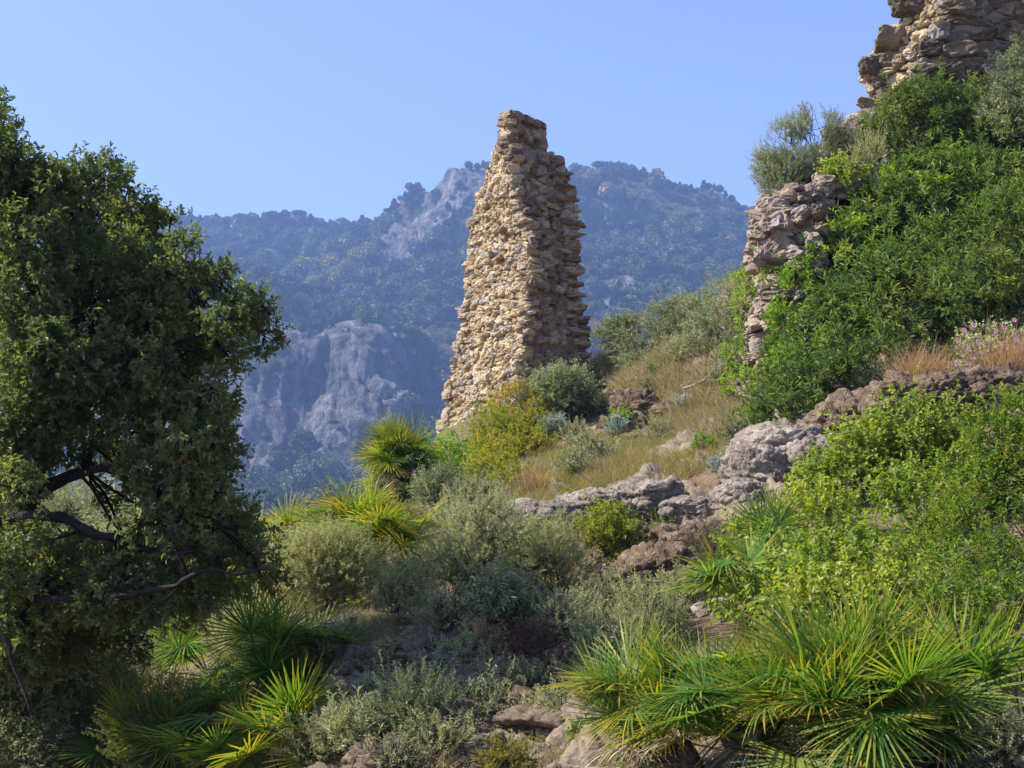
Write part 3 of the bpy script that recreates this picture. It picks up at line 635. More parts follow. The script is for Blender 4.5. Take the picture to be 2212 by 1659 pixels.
def bend(a, b, rng, k=5, amp=.12, sag=0.0):
    a = np.asarray(a, float); b = np.asarray(b, float); t = np.linspace(0, 1, k)[:, None]; L = np.linalg.norm(b-a)
    o = rng.normal(size=3)*amp*L; o2 = rng.normal(size=3)*amp*L*.5
    return a*(1-t)+b*t + o*np.sin(np.pi*t) + o2*np.sin(2*np.pi*t) + np.array([0, 0, sag*L])*np.sin(np.pi*t)
# kinds: leaf length, width, leaves per twig, twig length, clusters per m2 of blob surface, upward pull, spread of leaves off the twig
KIND = {
 'oak':    dict(L=.046, W=.024, k=9, tl=.10, cd=204, up=.15, sp=1.1, mat='oak', wide=.5),
 'laurel': dict(L=.085, W=.022, k=9, tl=.12, cd=166, up=.55, sp=1.0, mat='laurel', wide=.5),
 'young':  dict(L=.075, W=.020, k=9, tl=.12, cd=176, up=.6, sp=1.0, mat='laurel_bright', wide=.5),
 'smilax': dict(L=.048, W=.038, k=7, tl=.14, cd=336, up=.35, sp=1.3, mat='smilax', wide=.42),
 'bright': dict(L=.048, W=.017, k=10, tl=.12, cd=352, up=.5, sp=1.1, mat='bright', wide=.5),
 'lentisk':dict(L=.050, W=.018, k=9, tl=.13, cd=256, up=.4, sp=1.2, mat='lentisk', wide=.5),
 'grey':   dict(L=.026, W=.007, k=26, tl=.15, cd=304, up=.75, sp=.95, mat='grey', wide=.5),
 'khaki':  dict(L=.028, W=.007, k=26, tl=.16, cd=304, up=.75, sp=.9, mat='khaki', wide=.5),
 'silver': dict(L=.05, W=.008, k=14, tl=.10, cd=384, up=.9, sp=.8, mat='silver', wide=.5),
 'olive':  dict(L=.050, W=.013, k=10, tl=.16, cd=256, up=.5, sp=.9, mat='olive', wide=.5),
 'big':    dict(L=.060, W=.017, k=9, tl=.12, cd=288, up=.4, sp=1.2, mat='olive', wide=.5),
 'heath':  dict(L=.020, W=.006, k=30, tl=.14, cd=336, up=.85, sp=.8, mat='khaki', wide=.5),
 'dry':    dict(L=.045, W=.004, k=10, tl=.14, cd=352, up=.5, sp=1.2, mat='purple', wide=.5),
 'dead':   dict(L=.05, W=.016, k=8, tl=.12, cd=192, up=.2, sp=1.4, mat='dead', wide=.5),
}
NLEAF = 0
def foliage(blobs, kind, seed, dens=1.0, size=1.0, shell=.62):
    K = KIND[kind]; rng = np.random.default_rng(seed); C, Dn, Rb = [], [], []
    for bi, (c, r) in enumerate(blobs):
        r = np.asarray(r, float)*np.ones(3); m = r.mean(); n = max(4, int(4*np.pi*m*m*K['cd']*dens/ (size**1.5)))
        d = rdir(rng, n); q = shell + (1-shell)*rng.random(n)**.6
        lump = 1 + .34*noise(d*2.2+bi*7.7+seed, seed) + .2*noise(d*5+bi*3.3, seed+1)
        q = np.where(rng.random(n) < .17, q*rng.uniform(1.1, 1.6, n)*np.clip(.9+.3*d[:, 2], .8, 1.2), q); C.append(np.asarray(c)+d*r*(q*lump)[:, None]); Dn.append(d); Rb.append(np.full(n, m))
    C = np.vstack(C); Dn = np.vstack(Dn); n = len(C)
    keep = noise(C*2.6, seed+5) > (-.25 if kind in ('laurel', 'young', 'smilax', 'bright') else -.42); keep = keep if keep.sum() > n*.6 else keep | (rng.random(n) < .7); C, Dn = C[keep], Dn[keep]; n = len(C)
    T = unit_rows(Dn*.8 + np.array([0, 0, K['up']]) + rng.normal(size=(n, 3))*.35)
    k = K['k']; tl = K['tl']*size*rng.uniform(.6, 1.3, n)
    s = np.tile(np.linspace(.05, 1, k), (n, 1)); B = C[:, None] + T[:, None]*(tl[:, None]*s)[..., None]
    rd = rng.normal(size=(n, k, 3)); rd -= (rd*T[:, None]).sum(-1, keepdims=True)*T[:, None]; rd /= np.linalg.norm(rd, axis=2, keepdims=True)
    D = T[:, None]*(1.05-.2*s[..., None]) + rd*K['sp']; D = D.reshape(-1, 3); D = unit_rows(D)
    U = unit_rows(np.repeat(T, k, 0)*.9 + np.array([0, 0, .5]) + rng.normal(size=(n*k, 3))*.35)
    N = n*k; L = K['L']*size*rng.uniform(.65, 1.25, N); W = K['W']*size*rng.uniform(.7, 1.25, N)
    V, F = leaf_geo(B.reshape(-1, 3), D, U, L, W, K['wide'])
    cr = np.clip(.5+.5*noise(C*1.6, seed+3)+rng.normal(0, .12, n), 0, 1)
    rnd = np.clip(np.repeat(cr, k)*.55 + rng.random(N)**1.3*.5, 0, 1)
    twigs = (C, T, tl)
    global NLEAF; NLEAF += N
    return V, F, np.repeat(rnd, 2), twigs
def bush(name, label, root, blobs, kind, seed, cat='shrub', group=None, dens=1.0, size=1.0, mat=None, stems=True, stem_mat='twig', nst=None, extra=None, shell=.62):
    root = np.asarray(root, float); e = empty(name, root, label, cat, group)
    V, F, rnd, (C, T, tl) = foliage(blobs, kind, seed, dens, size, shell)
    mesh('foliage', V-root, F, M[mat or KIND[kind]['mat']], parent=e, fattrs={'rnd': rnd})
    if stems:
        rng = np.random.default_rng(seed+99); paths, rad = [], []
        for c, r in blobs:
            c = np.asarray(c, float); m = np.mean(r); R0 = root + np.array([rng.normal(0, .04), rng.normal(0, .04), -.05])
            if np.linalg.norm(c-root) > 1.3:
                gx_, gy_ = c[0]+rng.normal(0, .1), c[1]+m*.8; R0 = np.array([gx_, gy_, min(float(HF(gx_, gy_)), c[2]-.1*m)])
            hub = c*.8+R0*.2; L = np.linalg.norm(hub-R0); paths.append(bend(R0, hub, rng, 6, .10)); rad.append(np.linspace(min(.012+.006*L, .02), .005, 6)*size**.5)
            d = np.linalg.norm(C-c, axis=1); idx = np.where(d < m*1.35)[0]
            if len(idx):
                for j in rng.choice(idx, min(len(idx), nst or 14), replace=False):
                    paths.append(bend(paths[-1][-1] if rng.random() < .35 else hub, C[j]+T[j]*tl[j]*.8, rng, 5, .12)); rad.append(np.linspace(.006, .002, 5))
        V, F = tubes(paths, rad, 3); mesh('stems', V-root, F, M[stem_mat], parent=e, smooth=True)
    return e
def auto_blobs(u, v, w, h, seed, nb=6, d=None, deep=.75, lift=.0, fill=.5):
    """blobs filling a crown of half width w and height h (frame units) standing on the slope at u,v"""
    rng = np.random.default_rng(seed); d = hitd(u, v) or d or 20; s = S*d; root = P(u, v, d); Wm, Hm = w*s, h*s; out = []
    for i in range(nb):
        a = i/nb*2*np.pi + rng.uniform(0, 1); q = math.sqrt(rng.uniform(.05, 1))*.62; t = rng.uniform(.34, .74)
        if i == 0: q, t = .1, .70
        r = rng.uniform(.38, .62)*min(Wm, Hm*.62)
        out.append((root + np.array([math.cos(a)*q*Wm, math.sin(a)*q*Wm*deep, t*Hm+lift*s]), (r*1.15*max(1, Wm/Hm*.8), r*1.1, r)))
    return root, out
def sh(u, v, w, h, kind, label, name='shrub', seed=0, nb=6, d=None, cat='shrub', group=None, **kw):
    root, bl = auto_blobs(u, v, w, h, seed+u, nb, d)
    return bush(name, label, root, bl, kind, seed+u*3+v, cat, group, **kw)
def pix_blobs(lst, d0=None, off=0.0, squash=1.0, deep=.9):
    """(u, v, r[, d]) crown lumps given in frame units; distance from the slope when not given"""
    o = []
    for it in lst:
        u, v, r = it[:3]; d = it[3] if len(it) > 3 else ((hitd(u, v) or d0) - off); h_ = hitd(u, v)
        if h_: d = min(d, h_ - .3*r*S*h_)
        s = S*d; o.append((P(u, v, d), (r*s, r*s*deep, r*s*squash)))
    return o
# ------------------------------------------------------------------ palms
def frond_mesh(name, mat, seed, nl=24, L=.46, pet=.38, span=115, droop=.25, width=.0145, fold=.15, tilt=0):
    rng = np.random.default_rng(seed); V, F, rnd, tip = [], [], [], []
    st = np.array([0, .12, .4, .7, .9, 1.0]); wd = np.array([.35, .8, 1.0, .8, .42, .05])
    hub = np.array([0, pet, 0])
    for i in range(nl):
        a = R(-span + 2*span*i/(nl-1)) + rng.normal(0, .025); l = L*(1-.22*(abs(a)/R(span))**2)*rng.uniform(.86, 1.06)
        d = np.array([math.sin(a), math.cos(a), 0]); sd = np.array([math.cos(a), -math.sin(a), 0]); dr = droop*rng.uniform(.5, 1.5); cup = fold*(1-abs(a)/R(span)*.4)
        tw = rng.normal(0, .3); sdt = sd*math.cos(tw)+np.array([0, 0, math.sin(tw)]); rv = rng.random(); w = width*rng.uniform(.8, 1.15)
        kink = rng.random() < .12
        for j, t in enumerate(st):
            z = cup*l*t - dr*l*t*t - (.35*l*max(0, t-.6) if kink else 0)
            p = hub + d*l*t*(1-.08*dr*t) + np.array([0, 0, z]); V += [p - sdt*w*wd[j]/2, p + sdt*w*wd[j]/2]
            tip += [max(0, (t-.35)/.65)]*2
        b = len(V)-12
        for j in range(5): F.append([b+2*j, b+2*j+1, b+2*j+3, b+2*j+2]); rnd.append(rv)
    V = np.array(V); q_ = V-hub; c_, s_ = math.cos(R(tilt)), math.sin(R(tilt)); V = hub + np.stack([q_[:, 0], q_[:, 1]*c_-q_[:, 2]*s_, q_[:, 1]*s_+q_[:, 2]*c_], 1)
    p = np.array([[0, 0, 0], [0, pet*.5, .01], [0, pet, 0.0]]); Vt, Ft = tubes([p], [[.008, .006, .005]], 4)
    Ft = Ft+len(V); n = len(V); V = np.vstack([np.array(V), Vt]); F = np.vstack([np.array(F), Ft]); rnd += [.3]*len(Ft); tip += [0]*len(Vt)
    me = mesh(name, V, F, M[mat], fattrs={'rnd': rnd}, attrs={'tip': tip}); m = me.data; bpy.data.objects.remove(me); return m
FR = {'green': [frond_mesh('frond', 'palm', 10+i, nl=32+i, droop=.03+.05*(i%4), L=.43+.02*(i%3), span=112+5*(i%2), tilt=(-50, -25, 5, -70, 30, -10)[i], width=.0135) for i in range(6)],
      'gold': [frond_mesh('frond', 'palm_gold', 20+i, nl=32+i, droop=.05+.06*i, tilt=(-45, -15, 20, -65)[i], width=.0135) for i in range(4)],
      'dead': [frond_mesh('dead_frond', 'palm_dead', 30+i, nl=24, droop=.3+.2*i, L=.40, span=90, width=.010) for i in range(2)]}
from mathutils import Matrix
def palm(label, root, n, seed, scale=1.0, mix=(.8, .2, 0), el=(-5, 85), az=None, dead=3, heads=1, spread=.35, trunk_h=.15, lean=None, droopy=0, group='fan palms on the slope'):
    rng = random.Random(seed); root = np.asarray(root, float)
    e = empty('fan_palm', root, label, 'palm', group)
    hd = [np.array([rng.uniform(-1, 1)*spread, rng.uniform(-1, 1)*spread*.6, trunk_h*rng.uniform(.7, 1.2)]) if heads > 1 else np.array([0, 0, trunk_h]) for _ in range(heads)]
    if lean is not None: hd = [np.array(lean)+np.array([0, 0, trunk_h])]
    tp, tr = [], []
    g = np.random.default_rng(seed)
    for h in hd: tp.append(bend([h[0]*.3, h[1]*.3, -.25], h, g, 6, .05)); tr.append(np.array([.07, .075, .08, .075, .07, .05])*scale)
    V, F = tubes(tp, tr, 7); V = V + (fbm(V*14, 3, seed)*.02)[:, None]; mesh('trunk', V, F, M['twig'], parent=e)
    for i in range(n):
        h = hd[i % len(hd)]; k = 'green' if rng.random() < mix[0] else 'gold'
        f = (i+.5)/n; elv = el[0] + (el[1]-el[0])*(rng.random()**.8); a = rng.uniform(*(az or (0, 360)))
        if i < dead: k = 'dead'; elv = rng.uniform(-55, 0)
        me = rng.choice(FR[k]); o = bpy.data.objects.new('dead_frond' if k == 'dead' else 'frond', me); COL.objects.link(o); o.parent = e
        Mx = Matrix.Rotation(R(-a), 4, 'Z') @ Matrix.Rotation(R(elv), 4, 'X') @ Matrix.Rotation(R(rng.uniform(-35, 35)), 4, 'Y')
        sc = scale*rng.uniform(.8, 1.15)
        o.matrix_local = Matrix.Translation(Vector(h)) @ Mx @ Matrix.Scale(sc, 4)
        if k == 'dead': o['label'] = 'dry bleached palm frond'
    return e
# ------------------------------------------------------------------ grass
def blades(base, L, lean, seed, W=.005, per=10, spread=.05):
    rng = np.random.default_rng(seed); n = len(base); N = n*per; B = np.repeat(base, per, 0) + rng.normal(size=(N, 3))*np.array([spread, spread, .005])
    D = unit_rows(np.array([0, 0, 1.]) + rng.normal(size=(N, 3))*lean*np.array([1, 1, .3])); l = np.repeat(L, per)*rng.uniform(.5, 1.25, N)
    sd = unit_rows(np.cross(D, rdir(rng, N))); out = unit_rows(D*np.array([1, 1, 0])+1e-4)
    ts = [0, .4, .75, 1]; ws = [1, .85, .5, .08]; cv = rng.uniform(.05, .6, N)[:, None]
    V = []
    for t, w in zip(ts, ws):
        c = B + D*(l*t)[:, None] + (out*.7 - np.array([0, 0, .45]))*cv*(l*t*t)[:, None]; V += [c - sd*W*w/2, c + sd*W*w/2]
    V = np.stack(V, 1).reshape(-1, 3); k = np.arange(N)[:, None]*8
    F = np.concatenate([k+np.array([[2*j, 2*j+1, 2*j+3, 2*j+2]]) for j in range(3)], 1).reshape(-1, 4)
    return V, F, np.repeat(np.clip(np.repeat(rng.random(n), per)*.5+rng.random(N)*.5, 0, 1), 3)
def sample_zone(poly, n, seed, dmax=60):
    """points spread evenly over the slope inside an outline"""
    rng = np.random.default_rng(seed); P0 = np.array(poly, float); out = []
    lo, hi = P0.min(0), P0.max(0); q = []
    for uu in np.linspace(lo[0], hi[0], 7):
        for vv in np.linspace(lo[1], hi[1], 7):
            d = hitd(uu, vv)
            if d: q.append(P(uu, vv, d)[:2])
    q = np.array(q); a, b = q.min(0)-.3, q.max(0)+.3; tot = 0
    while tot < n:
        xy = rng.uniform(a, b, (6000, 2)); z = HF(xy[:, 0], xy[:, 1]); p = np.column_stack([xy, z]); u, v = proj(p); k = inpoly(u, v, poly)
        out.append(p[k]); tot += k.sum()
        if len(out) > 60: break
    return np.vstack(out)[:n]
def grass(name, poly, n, L, lean, mat, seed, **kw):
    p = sample_zone(poly, n, seed); rng = np.random.default_rng(seed+1); p = p[noise(p*1.9, seed) > -.45]
    V, F, r = blades(p, L*rng.uniform(.6, 1.3, len(p)), lean, seed, **kw); o = mesh(name, V, F, M[mat], fattrs={'rnd': r}); return tag(o, kind='stuff')
def tuft(u, v, w, h, label, mat='rust', n=26, seed=0, d=None, lean=.22):
    d = d or hitd(u, v) or 20; s = S*d; root = P(u, v, d); rng = np.random.default_rng(seed+u); b = root + np.column_stack([rng.normal(0, w*s*.45, n), rng.normal(0, w*s*.35, n), np.zeros(n)])
    b[:, 2] = np.maximum(HF(b[:, 0], b[:, 1]), root[2]-.1)
    V, F, r = blades(b, h*s*rng.uniform(.6, 1.0, n), lean, seed+v, W=.006, per=12, spread=.03)
    o = mesh('dry_grass_tuft', V, F, M[mat], fattrs={'rnd': r}, loc=root); return tag(o, label, 'grass tuft')
# ------------------------------------------------------------------ far trees
def far_tree_mesh(kind, seed):
    rng = np.random.default_rng(seed); n = 420
    if kind == 'round': c = rdir(rng, n)*rng.uniform(.55, 1, n)[:, None]**.5*np.array([.48, .48, .40]); c *= (1+.3*noise(c*5, seed))[:, None]; c[:, 2] += .52
    elif kind == 'cone': t = rng.random(n)**.8; a = rng.uniform(0, 6.28, n); r = (1-t)*.30+.03; r *= .75+.4*rng.random(n); c = np.column_stack([np.cos(a)*r, np.sin(a)*r, .12+t*.9])
    else: c = rdir(rng, n)*rng.uniform(.4, 1, n)[:, None]**.5*np.array([.55, .55, .20]); c *= (1+.4*noise(c*4, seed))[:, None]; c[:, 2] += .82
    D = unit_rows(c-np.array([0, 0, .35])+rng.normal(size=(n, 3))*.3); U = unit_rows(np.array([0, 0, 1.])+rng.normal(size=(n, 3))*.7)
    V, F = leaf_geo(c, D, U, rng.uniform(.10, .2, n), rng.uniform(.10, .17, n), .5)
    IV, IF = ICO[2]; 
    core = IV*{'round': np.array([.36, .36, .30]), 'cone': np.array([.15, .15, .38]), 'umbrella': np.array([.4, .4, .12])}[kind]; core[:, 2] += {'round': .52, 'cone': .48, 'umbrella': .84}[kind]
    core = core + (IV*(noise(IV*3, seed)*.08)[:, None])
    return np.vstack([V, core]), np.vstack([F, IF+len(V)])
FT = {k: far_tree_mesh(k, i+3) for i, k in enumerate(('round', 'cone', 'umbrella'))}
_tm = {}
def far_tree(name, label, group, p, h, kind, mat, wide=1.0):
    e = empty(name, p, label, 'tree', group, rz=random.uniform(0, 6)); e.scale = (h*wide, h*wide, h)
    key = (kind, mat)
    if key not in _tm:
        a = mesh('crown', *FT[kind], M[mat], parent=e); tv, tf = tubes([np.array([[0, 0, -.15], [0.01, 0, .3], [0, .01, .8]])], [[.035, .025, .012]], 5); b = mesh('trunk', tv, tf, M['bark'], parent=e); _tm[key] = (a, b)
    else:
        for s_ in _tm[key]: o = s_.copy(); COL.objects.link(o); o.parent = e
    return e
# ------------------------------------------------------------------ mountain trees
random.seed(11)
MVf = MV.reshape(-1, 3); MU, MVv = proj(MV)
ELEV = MV[..., 2]/np.hypot(MV[..., 0], MV[..., 1])
def mountain_at(u, v):
    """mountain surface point seen at u,v"""
    j = int(np.argmin(np.abs(MU[400] - u))); col = MVv[:, j]; k = np.where(col < v)[0]
    k = k[0] if len(k) else int(np.argmin(col)); return MV[k, j]
def skyline_at(u):
    j = int(np.argmin(np.abs(MU[400] - u))); return MV[int(np.argmin(MVv[:, j])), j]
FTREES = []
for u, h, kd in [(412,11,'round'),(432,8,'cone'),(446,9,'cone'),(462,6,'round'),(470,8,'round'),(480,8,'round'),(505,7,'cone'),(520,8,'cone'),(535,9,'round'),(570,10,'round'),(590,6,'round'),(664,7,'cone'),(688,8,'round'),(700,7,'round'),(716,6,'round'),(732,7,'round'),(748,8,'round'),(765,10,'round'),(778,12,'round'),(792,11,'round'),(808,8,'round'),(822,9,'round'),(838,8,'round')]:
    far_tree('ridge_pine', 'small dark pine on the low left ridge line', 'pines along the left ridge line', skyline_at(u)-np.array([0, 0, .8]), h, kd, 'pine')
far_tree('ridge_pine', 'widest flat-crowned pine alone on the left ridge line, leaning branches', None, skyline_at(640)-np.array([0, 0, .5]), 13, 'umbrella', 'pine', 1.1)
far_tree('ridge_pine', 'dark round pine just left of the flat-crowned ridge pine', None, skyline_at(611)-np.array([0, 0, .5]), 13, 'round', 'pine')
for u, w_ in ((893, 'left'), (910, 'right')): far_tree('ridge_pine', w_ + ' one of two tiny flat pines on the lower step of the rocky peak', 'pines on the rocky step', skyline_at(u)-np.array([0, 0, .5]), 6, 'umbrella', 'pine')
for i, u in enumerate([1010,1022,1034,1046,1245,1258,1270,1284,1300,1314,1328,1340,1352,1362,1400,1412,1424,1436,1450,1462,1474,1488,1502,1516,1528,1540,1552,1566,1578,1590,1600,1612,1624,1640]):
    far_tree('summit_pine', 'small dark pine on the summit skyline', 'pines along the summit skyline', skyline_at(u)-np.array([0, 0, .8]), random.uniform(6, 10), random.choice(['round', 'round', 'cone']), 'pine')
for u, v in [(712,598),(668,596),(728,618),(726,632),(752,610),(770,578),(722,585),(1304,440),(1268,410),(1428,412),(1582,548),(800,570),(676,640),(650,600)]:
    far_tree('yellow_tree', 'pale yellow-green tree among the dark mountain forest', 'yellow trees in the mountain forest', mountain_at(u, v)+np.array([0, -6, 2.]), random.uniform(13, 18), 'round', 'yellow_tree', 1.0)
for u, v, h in [(545,1112,9),(580,1100,8),(610,1108,9),(650,1085,10),(700,1110,8),(735,1118,9),(770,1108,8),(748,1095,9),(560,1128,8),(600,1130,9),(632,1125,8),(690,1130,10),(720,1140,8),(500,1105,8),(800,1120,8),(480,1090,9)]:
    far_tree('valley_tree', 'round pale green tree at the foot of the big cliff', 'trees at the foot of the cliff', mountain_at(u, v)+np.array([0, -3, 1.]), h*1.25, random.choice(['round', 'round', 'cone']), 'pale_tree' if random.random() < .6 else 'forest')
ORD = ['leftmost', 'second', 'third', 'fourth', 'fifth', 'sixth', 'seventh', 'eighth', 'ninth', 'tenth', 'eleventh', 'twelfth', 'thirteenth', 'fourteenth', 'fifteenth', 'sixteenth']
bpy.context.view_layer.update()
for nm, what in (('yellow_tree', 'pale yellow-green tree in the dark mountain forest'), ('valley_tree', 'round pale tree at the foot of the big cliff')):
    tt = [o for o in bpy.data.objects if o.get('category') == 'tree' and o.name.startswith(nm)]; tt.sort(key=lambda o: o.location.x/o.location.y)
    for i, o in enumerate(tt): o['label'] = ORD[i] + ' ' + what + (', counted from the left' if i else '')
# forest mass: instanced trees on points of the mountain
rng = np.random.default_rng(5)
nr, na = MU.shape
ii, jj = np.meshgrid(np.arange(nr), np.arange(na), indexing='ij')
area = np.zeros(MU.shape); area[:-1, :-1] = np.linalg.norm(np.cross(MV[1:, :-1]-MV[:-1, :-1], MV[:-1, 1:]-MV[:-1, :-1]), axis=2)
gapn = fbm(MVf*.016, 3, 66).reshape(MU.shape)
spx = np.clip(MV[..., 1]/1000, .55, 1.4)                     # smaller, closer trees nearby
prob = area/(42*spx**1.5)*np.where(MRK > .4, .05, 1.0)*np.where(gapn > .2, .18, 1)
sel = (rng.random(MU.shape) < prob) & VIS & (MU > -150) & (MU < 2350) & (MVv < 1290) & (MV[..., 1] > 430) & (MV[..., 1] < 1560)
pts = MV[sel]+rng.normal(size=(sel.sum(), 3))*np.array([.9, .9, 0]); sc = (5.5+10*rng.random(len(pts))**1.6)*(1+.3*fbm(pts*.01, 2, 91))*np.clip(pts[:, 1]/1200, .75, 1.05)*(1-.45*(MCL[sel] > .5)); kd = rng.choice(3, len(pts), p=[.72, .22, .06])
print('forest trees', len(pts))
me = bpy.data.meshes.new('forest'); me.vertices.add(len(pts)); pts[:, 2] -= .8; me.vertices.foreach_set('co', pts.astype(np.float32).ravel())
for nm, ar, ty in (('sc', sc, 'FLOAT'), ('rz', rng.uniform(0, 6.28, len(pts)), 'FLOAT')):
    a = me.attributes.new(nm, ty, 'POINT'); a.data.foreach_set('value', ar.astype(np.float32))
a = me.attributes.new('kd', 'INT', 'POINT'); a.data.foreach_set('value', kd.astype(np.int32))
fo = bpy.data.objects.new('forest', me); COL.objects.link(fo); tag(fo, kind='stuff')
gn = bpy.data.node_groups.new('forest_scatter', 'GeometryNodeTree')
gn.interface.new_socket('Geometry', in_out='INPUT', socket_type='NodeSocketGeometry'); gn.interface.new_socket('Geometry', in_out='OUTPUT', socket_type='NodeSocketGeometry')
gi = gn.nodes.new('NodeGroupInput'); go_ = gn.nodes.new('NodeGroupOutput'); ip = gn.nodes.new('GeometryNodeInstanceOnPoints'); ip.inputs['Pick Instance'].default_value = True
gt = gn.nodes.new('GeometryNodeGeometryToInstance')
for k, key in reversed(list(enumerate([('round', 'forest'), ('cone', 'pine'), ('umbrella', 'pine')]))):
    src = _tm[key][0]
    oi = gn.nodes.new('GeometryNodeObjectInfo'); oi.inputs['Object'].default_value = src; oi.transform_space = 'ORIGINAL'
    gn.links.new(oi.outputs['Geometry'], gt.inputs[0])
def na_(name, ty='FLOAT'):
    x = gn.nodes.new('GeometryNodeInputNamedAttribute'); x.data_type = ty; x.inputs[0].default_value = name; return x.outputs['Attribute']
cb = gn.nodes.new('ShaderNodeCombineXYZ'); gn.links.new(na_('rz'), cb.inputs[2])
gn.links.new(gi.outputs[0], ip.inputs['Points']); gn.links.new(gt.outputs[0], ip.inputs['Instance']); gn.links.new(na_('kd', 'INT'), ip.inputs['Instance Index'])
gn.links.new(cb.outputs[0], ip.inputs['Rotation']); gn.links.new(na_('sc'), ip.inputs['Scale']); gn.links.new(ip.outputs[0], go_.inputs[0])
md = fo.modifiers.new('scatter', 'NODES'); md.node_group = gn
# ------------------------------------------------------------------ palms
def on3(u, v, d=None): return P(u, v, hitd(u, v) or d)
palm('huge fan palm clump in the lower right corner, left half with yellow tips', on3(1600, 1665, 7.6), 88, 1, .78, (.72, .2), (-5, 82), heads=5, spread=.58, dead=12)
palm('huge fan palm clump in the lower right corner, middle part with dark centre', on3(1800, 1670, 7.4), 95, 2, .82, (.8, .2), (-5, 85), heads=5, spread=.58, dead=18)
palm('fan palm with long pale fronds at the right end of the big corner clump', on3(2030, 1650, 7.6), 70, 3, .90, (.85, .2), (0, 85), heads=4, spread=.5, dead=16)
palm('single low palm fan poking left out of the round-leaved shrub above the corner clump', on3(1650, 1370, 9.6), 7, 4, 1.01, (.8, .2), (25, 75), az=(-110, -10), dead=1)
palm('slim palm fans poking out of the round-leaved shrub beside the rock', on3(1690, 1260, 10.2), 5, 5, 0.85, (.9, .2), (35, 85), az=(-80, 10), dead=0)
palm('bright green fan palm at the shaded left foot of the rock bank', on3(620, 1520, 11.0), 38, 6, 1.06, (.9, .2), (-15, 80), heads=3, spread=.35, dead=5)
palm('small fan palm low beside the shaded fan palm, fronds drooping right', on3(600, 1560, 10.4), 18, 7, 0.95, (.8, .2), (-20, 60), heads=2, spread=.3, dead=3)
palm('fan palm at the bottom edge, left of centre, upright lime fronds', on3(310, 1700, 10.2), 29, 8, 1.01, (.7, .3), (10, 85), heads=3, spread=.35, dead=1)
palm('fan palm at the bottom edge between the lime one and the rock bank', on3(510, 1700, 9.6), 29, 9, 0.95, (.6, .3), (10, 80), heads=3, spread=.45, dead=3)
palm('golden fan palm against the valley, right of the oak branches', on3(600, 1235, 18.0), 34, 10, 1.11, (.25, .7), (10, 85), heads=3, spread=.5, dead=0)
palm('golden green fan palm against the valley, left of the grey bush', on3(780, 1220, 17.0), 34, 11, 1.17, (.35, .6), (5, 85), heads=3, spread=.4, dead=1)
palm('orange tipped fan palm beside the tall grey-green bush', on3(880, 1230, 15.6), 29, 12, 1.06, (.2, .8), (0, 70), heads=2, spread=.4, dead=3)
palm('low hanging fan palm tuft under the orange tipped palm', on3(815, 1300, 13.9), 13, 13, 0.80, (.4, .6), (-30, 40), heads=1, dead=2)
palm('fan palm with a short bare trunk leaning out left of the tower foot', on3(925, 1072, 21.0), 50, 14, 1.15, (.75, .3), (-5, 65), az=(-150, 30), lean=(-.25, 0, .15), trunk_h=.25, dead=6)
palm('small fan palm hanging just below the trunked palm', on3(885, 1090, 20.5), 18, 15, 1.17, (.7, .3), (-30, 50), az=(-160, 20), dead=5)
palm('dark fan palm in deep shade under the oak', on3(450, 1500, 13.2), 18, 16, 0.95, (1, 0), (0, 70), dead=3)
# ------------------------------------------------------------------ shrubs
E = []
# grey-green and khaki fine-leaved bushes
sh(690, 1370, 105, 215, 'khaki', 'tall khaki fine-leaved bush right of the oak, below the golden palm', seed=1, nb=9, d=13.6)
sh(545, 1470, 75, 150, 'grey', 'grey-green bush under the oak branch tips, left of the khaki bush', seed=2, nb=6, d=13.2)
sh(1020, 1330, 100, 260, 'grey', 'tallest grey-green bush in the centre with bare dark stems', seed=3, nb=10, d=13.0)
sh(880, 1370, 65, 150, 'khaki', 'rounded khaki bush left of the tallest grey-green bush', seed=4, nb=6, d=12.5)
sh(1170, 1290, 95, 150, 'khaki', 'wide khaki bush under the pale rock slab', seed=5, nb=7, d=12.9)
sh(1090, 1400, 85, 130, 'big', 'olive bush with larger shiny leaves in the lower centre', seed=6, nb=7, d=12.1)
sh(1225, 1410, 70, 100, 'grey', 'grey-green bush over the dark rock bank, right of the shiny-leaved one', seed=7, nb=6, d=11.6)
sh(1390, 1390, 65, 120, 'khaki', 'sparse dry khaki bush above the big palm', seed=8, nb=6, d=11.0, dens=.7)
sh(950, 1110, 75, 90, 'olive', 'olive-grey bush below the palm with the trunk', seed=9, nb=6, d=18.6)
sh(1010, 1110, 45, 60, 'grey', 'small grey bush right of the olive-grey bush below the tower', seed=10, nb=4, d=17.6)
sh(1210, 930, 95, 130, 'big', 'grey-green leafy bush hiding the right foot of the tower', seed=11, nb=8, d=22.6)
sh(1270, 860, 60, 70, 'big', 'low leafy bush right of the tower foot at the skyline', seed=12, nb=5, d=25)
sh(1195, 960, 26, 60, 'silver', 'small silvery bush under the leafy bush at the tower foot', seed=13, nb=3, d=20.4)
sh(1335, 960, 20, 60, 'silver', 'silvery plant in front of the dark layered outcrop', seed=14, nb=3, d=20)
sh(1480, 900, 18, 38, 'silver', 'tiny silvery plant in the dry grass right of the dark outcrop', seed=15, nb=2, d=20)
sh(1570, 1045, 30, 50, 'silver', 'silvery plant at the left edge of the big pale boulder', seed=16, nb=3, d=15.4)
sh(1110, 1190, 22, 36, 'silver', 'silvery plant on the lower end of the pale rock slab', seed=17, nb=3, d=14.6)
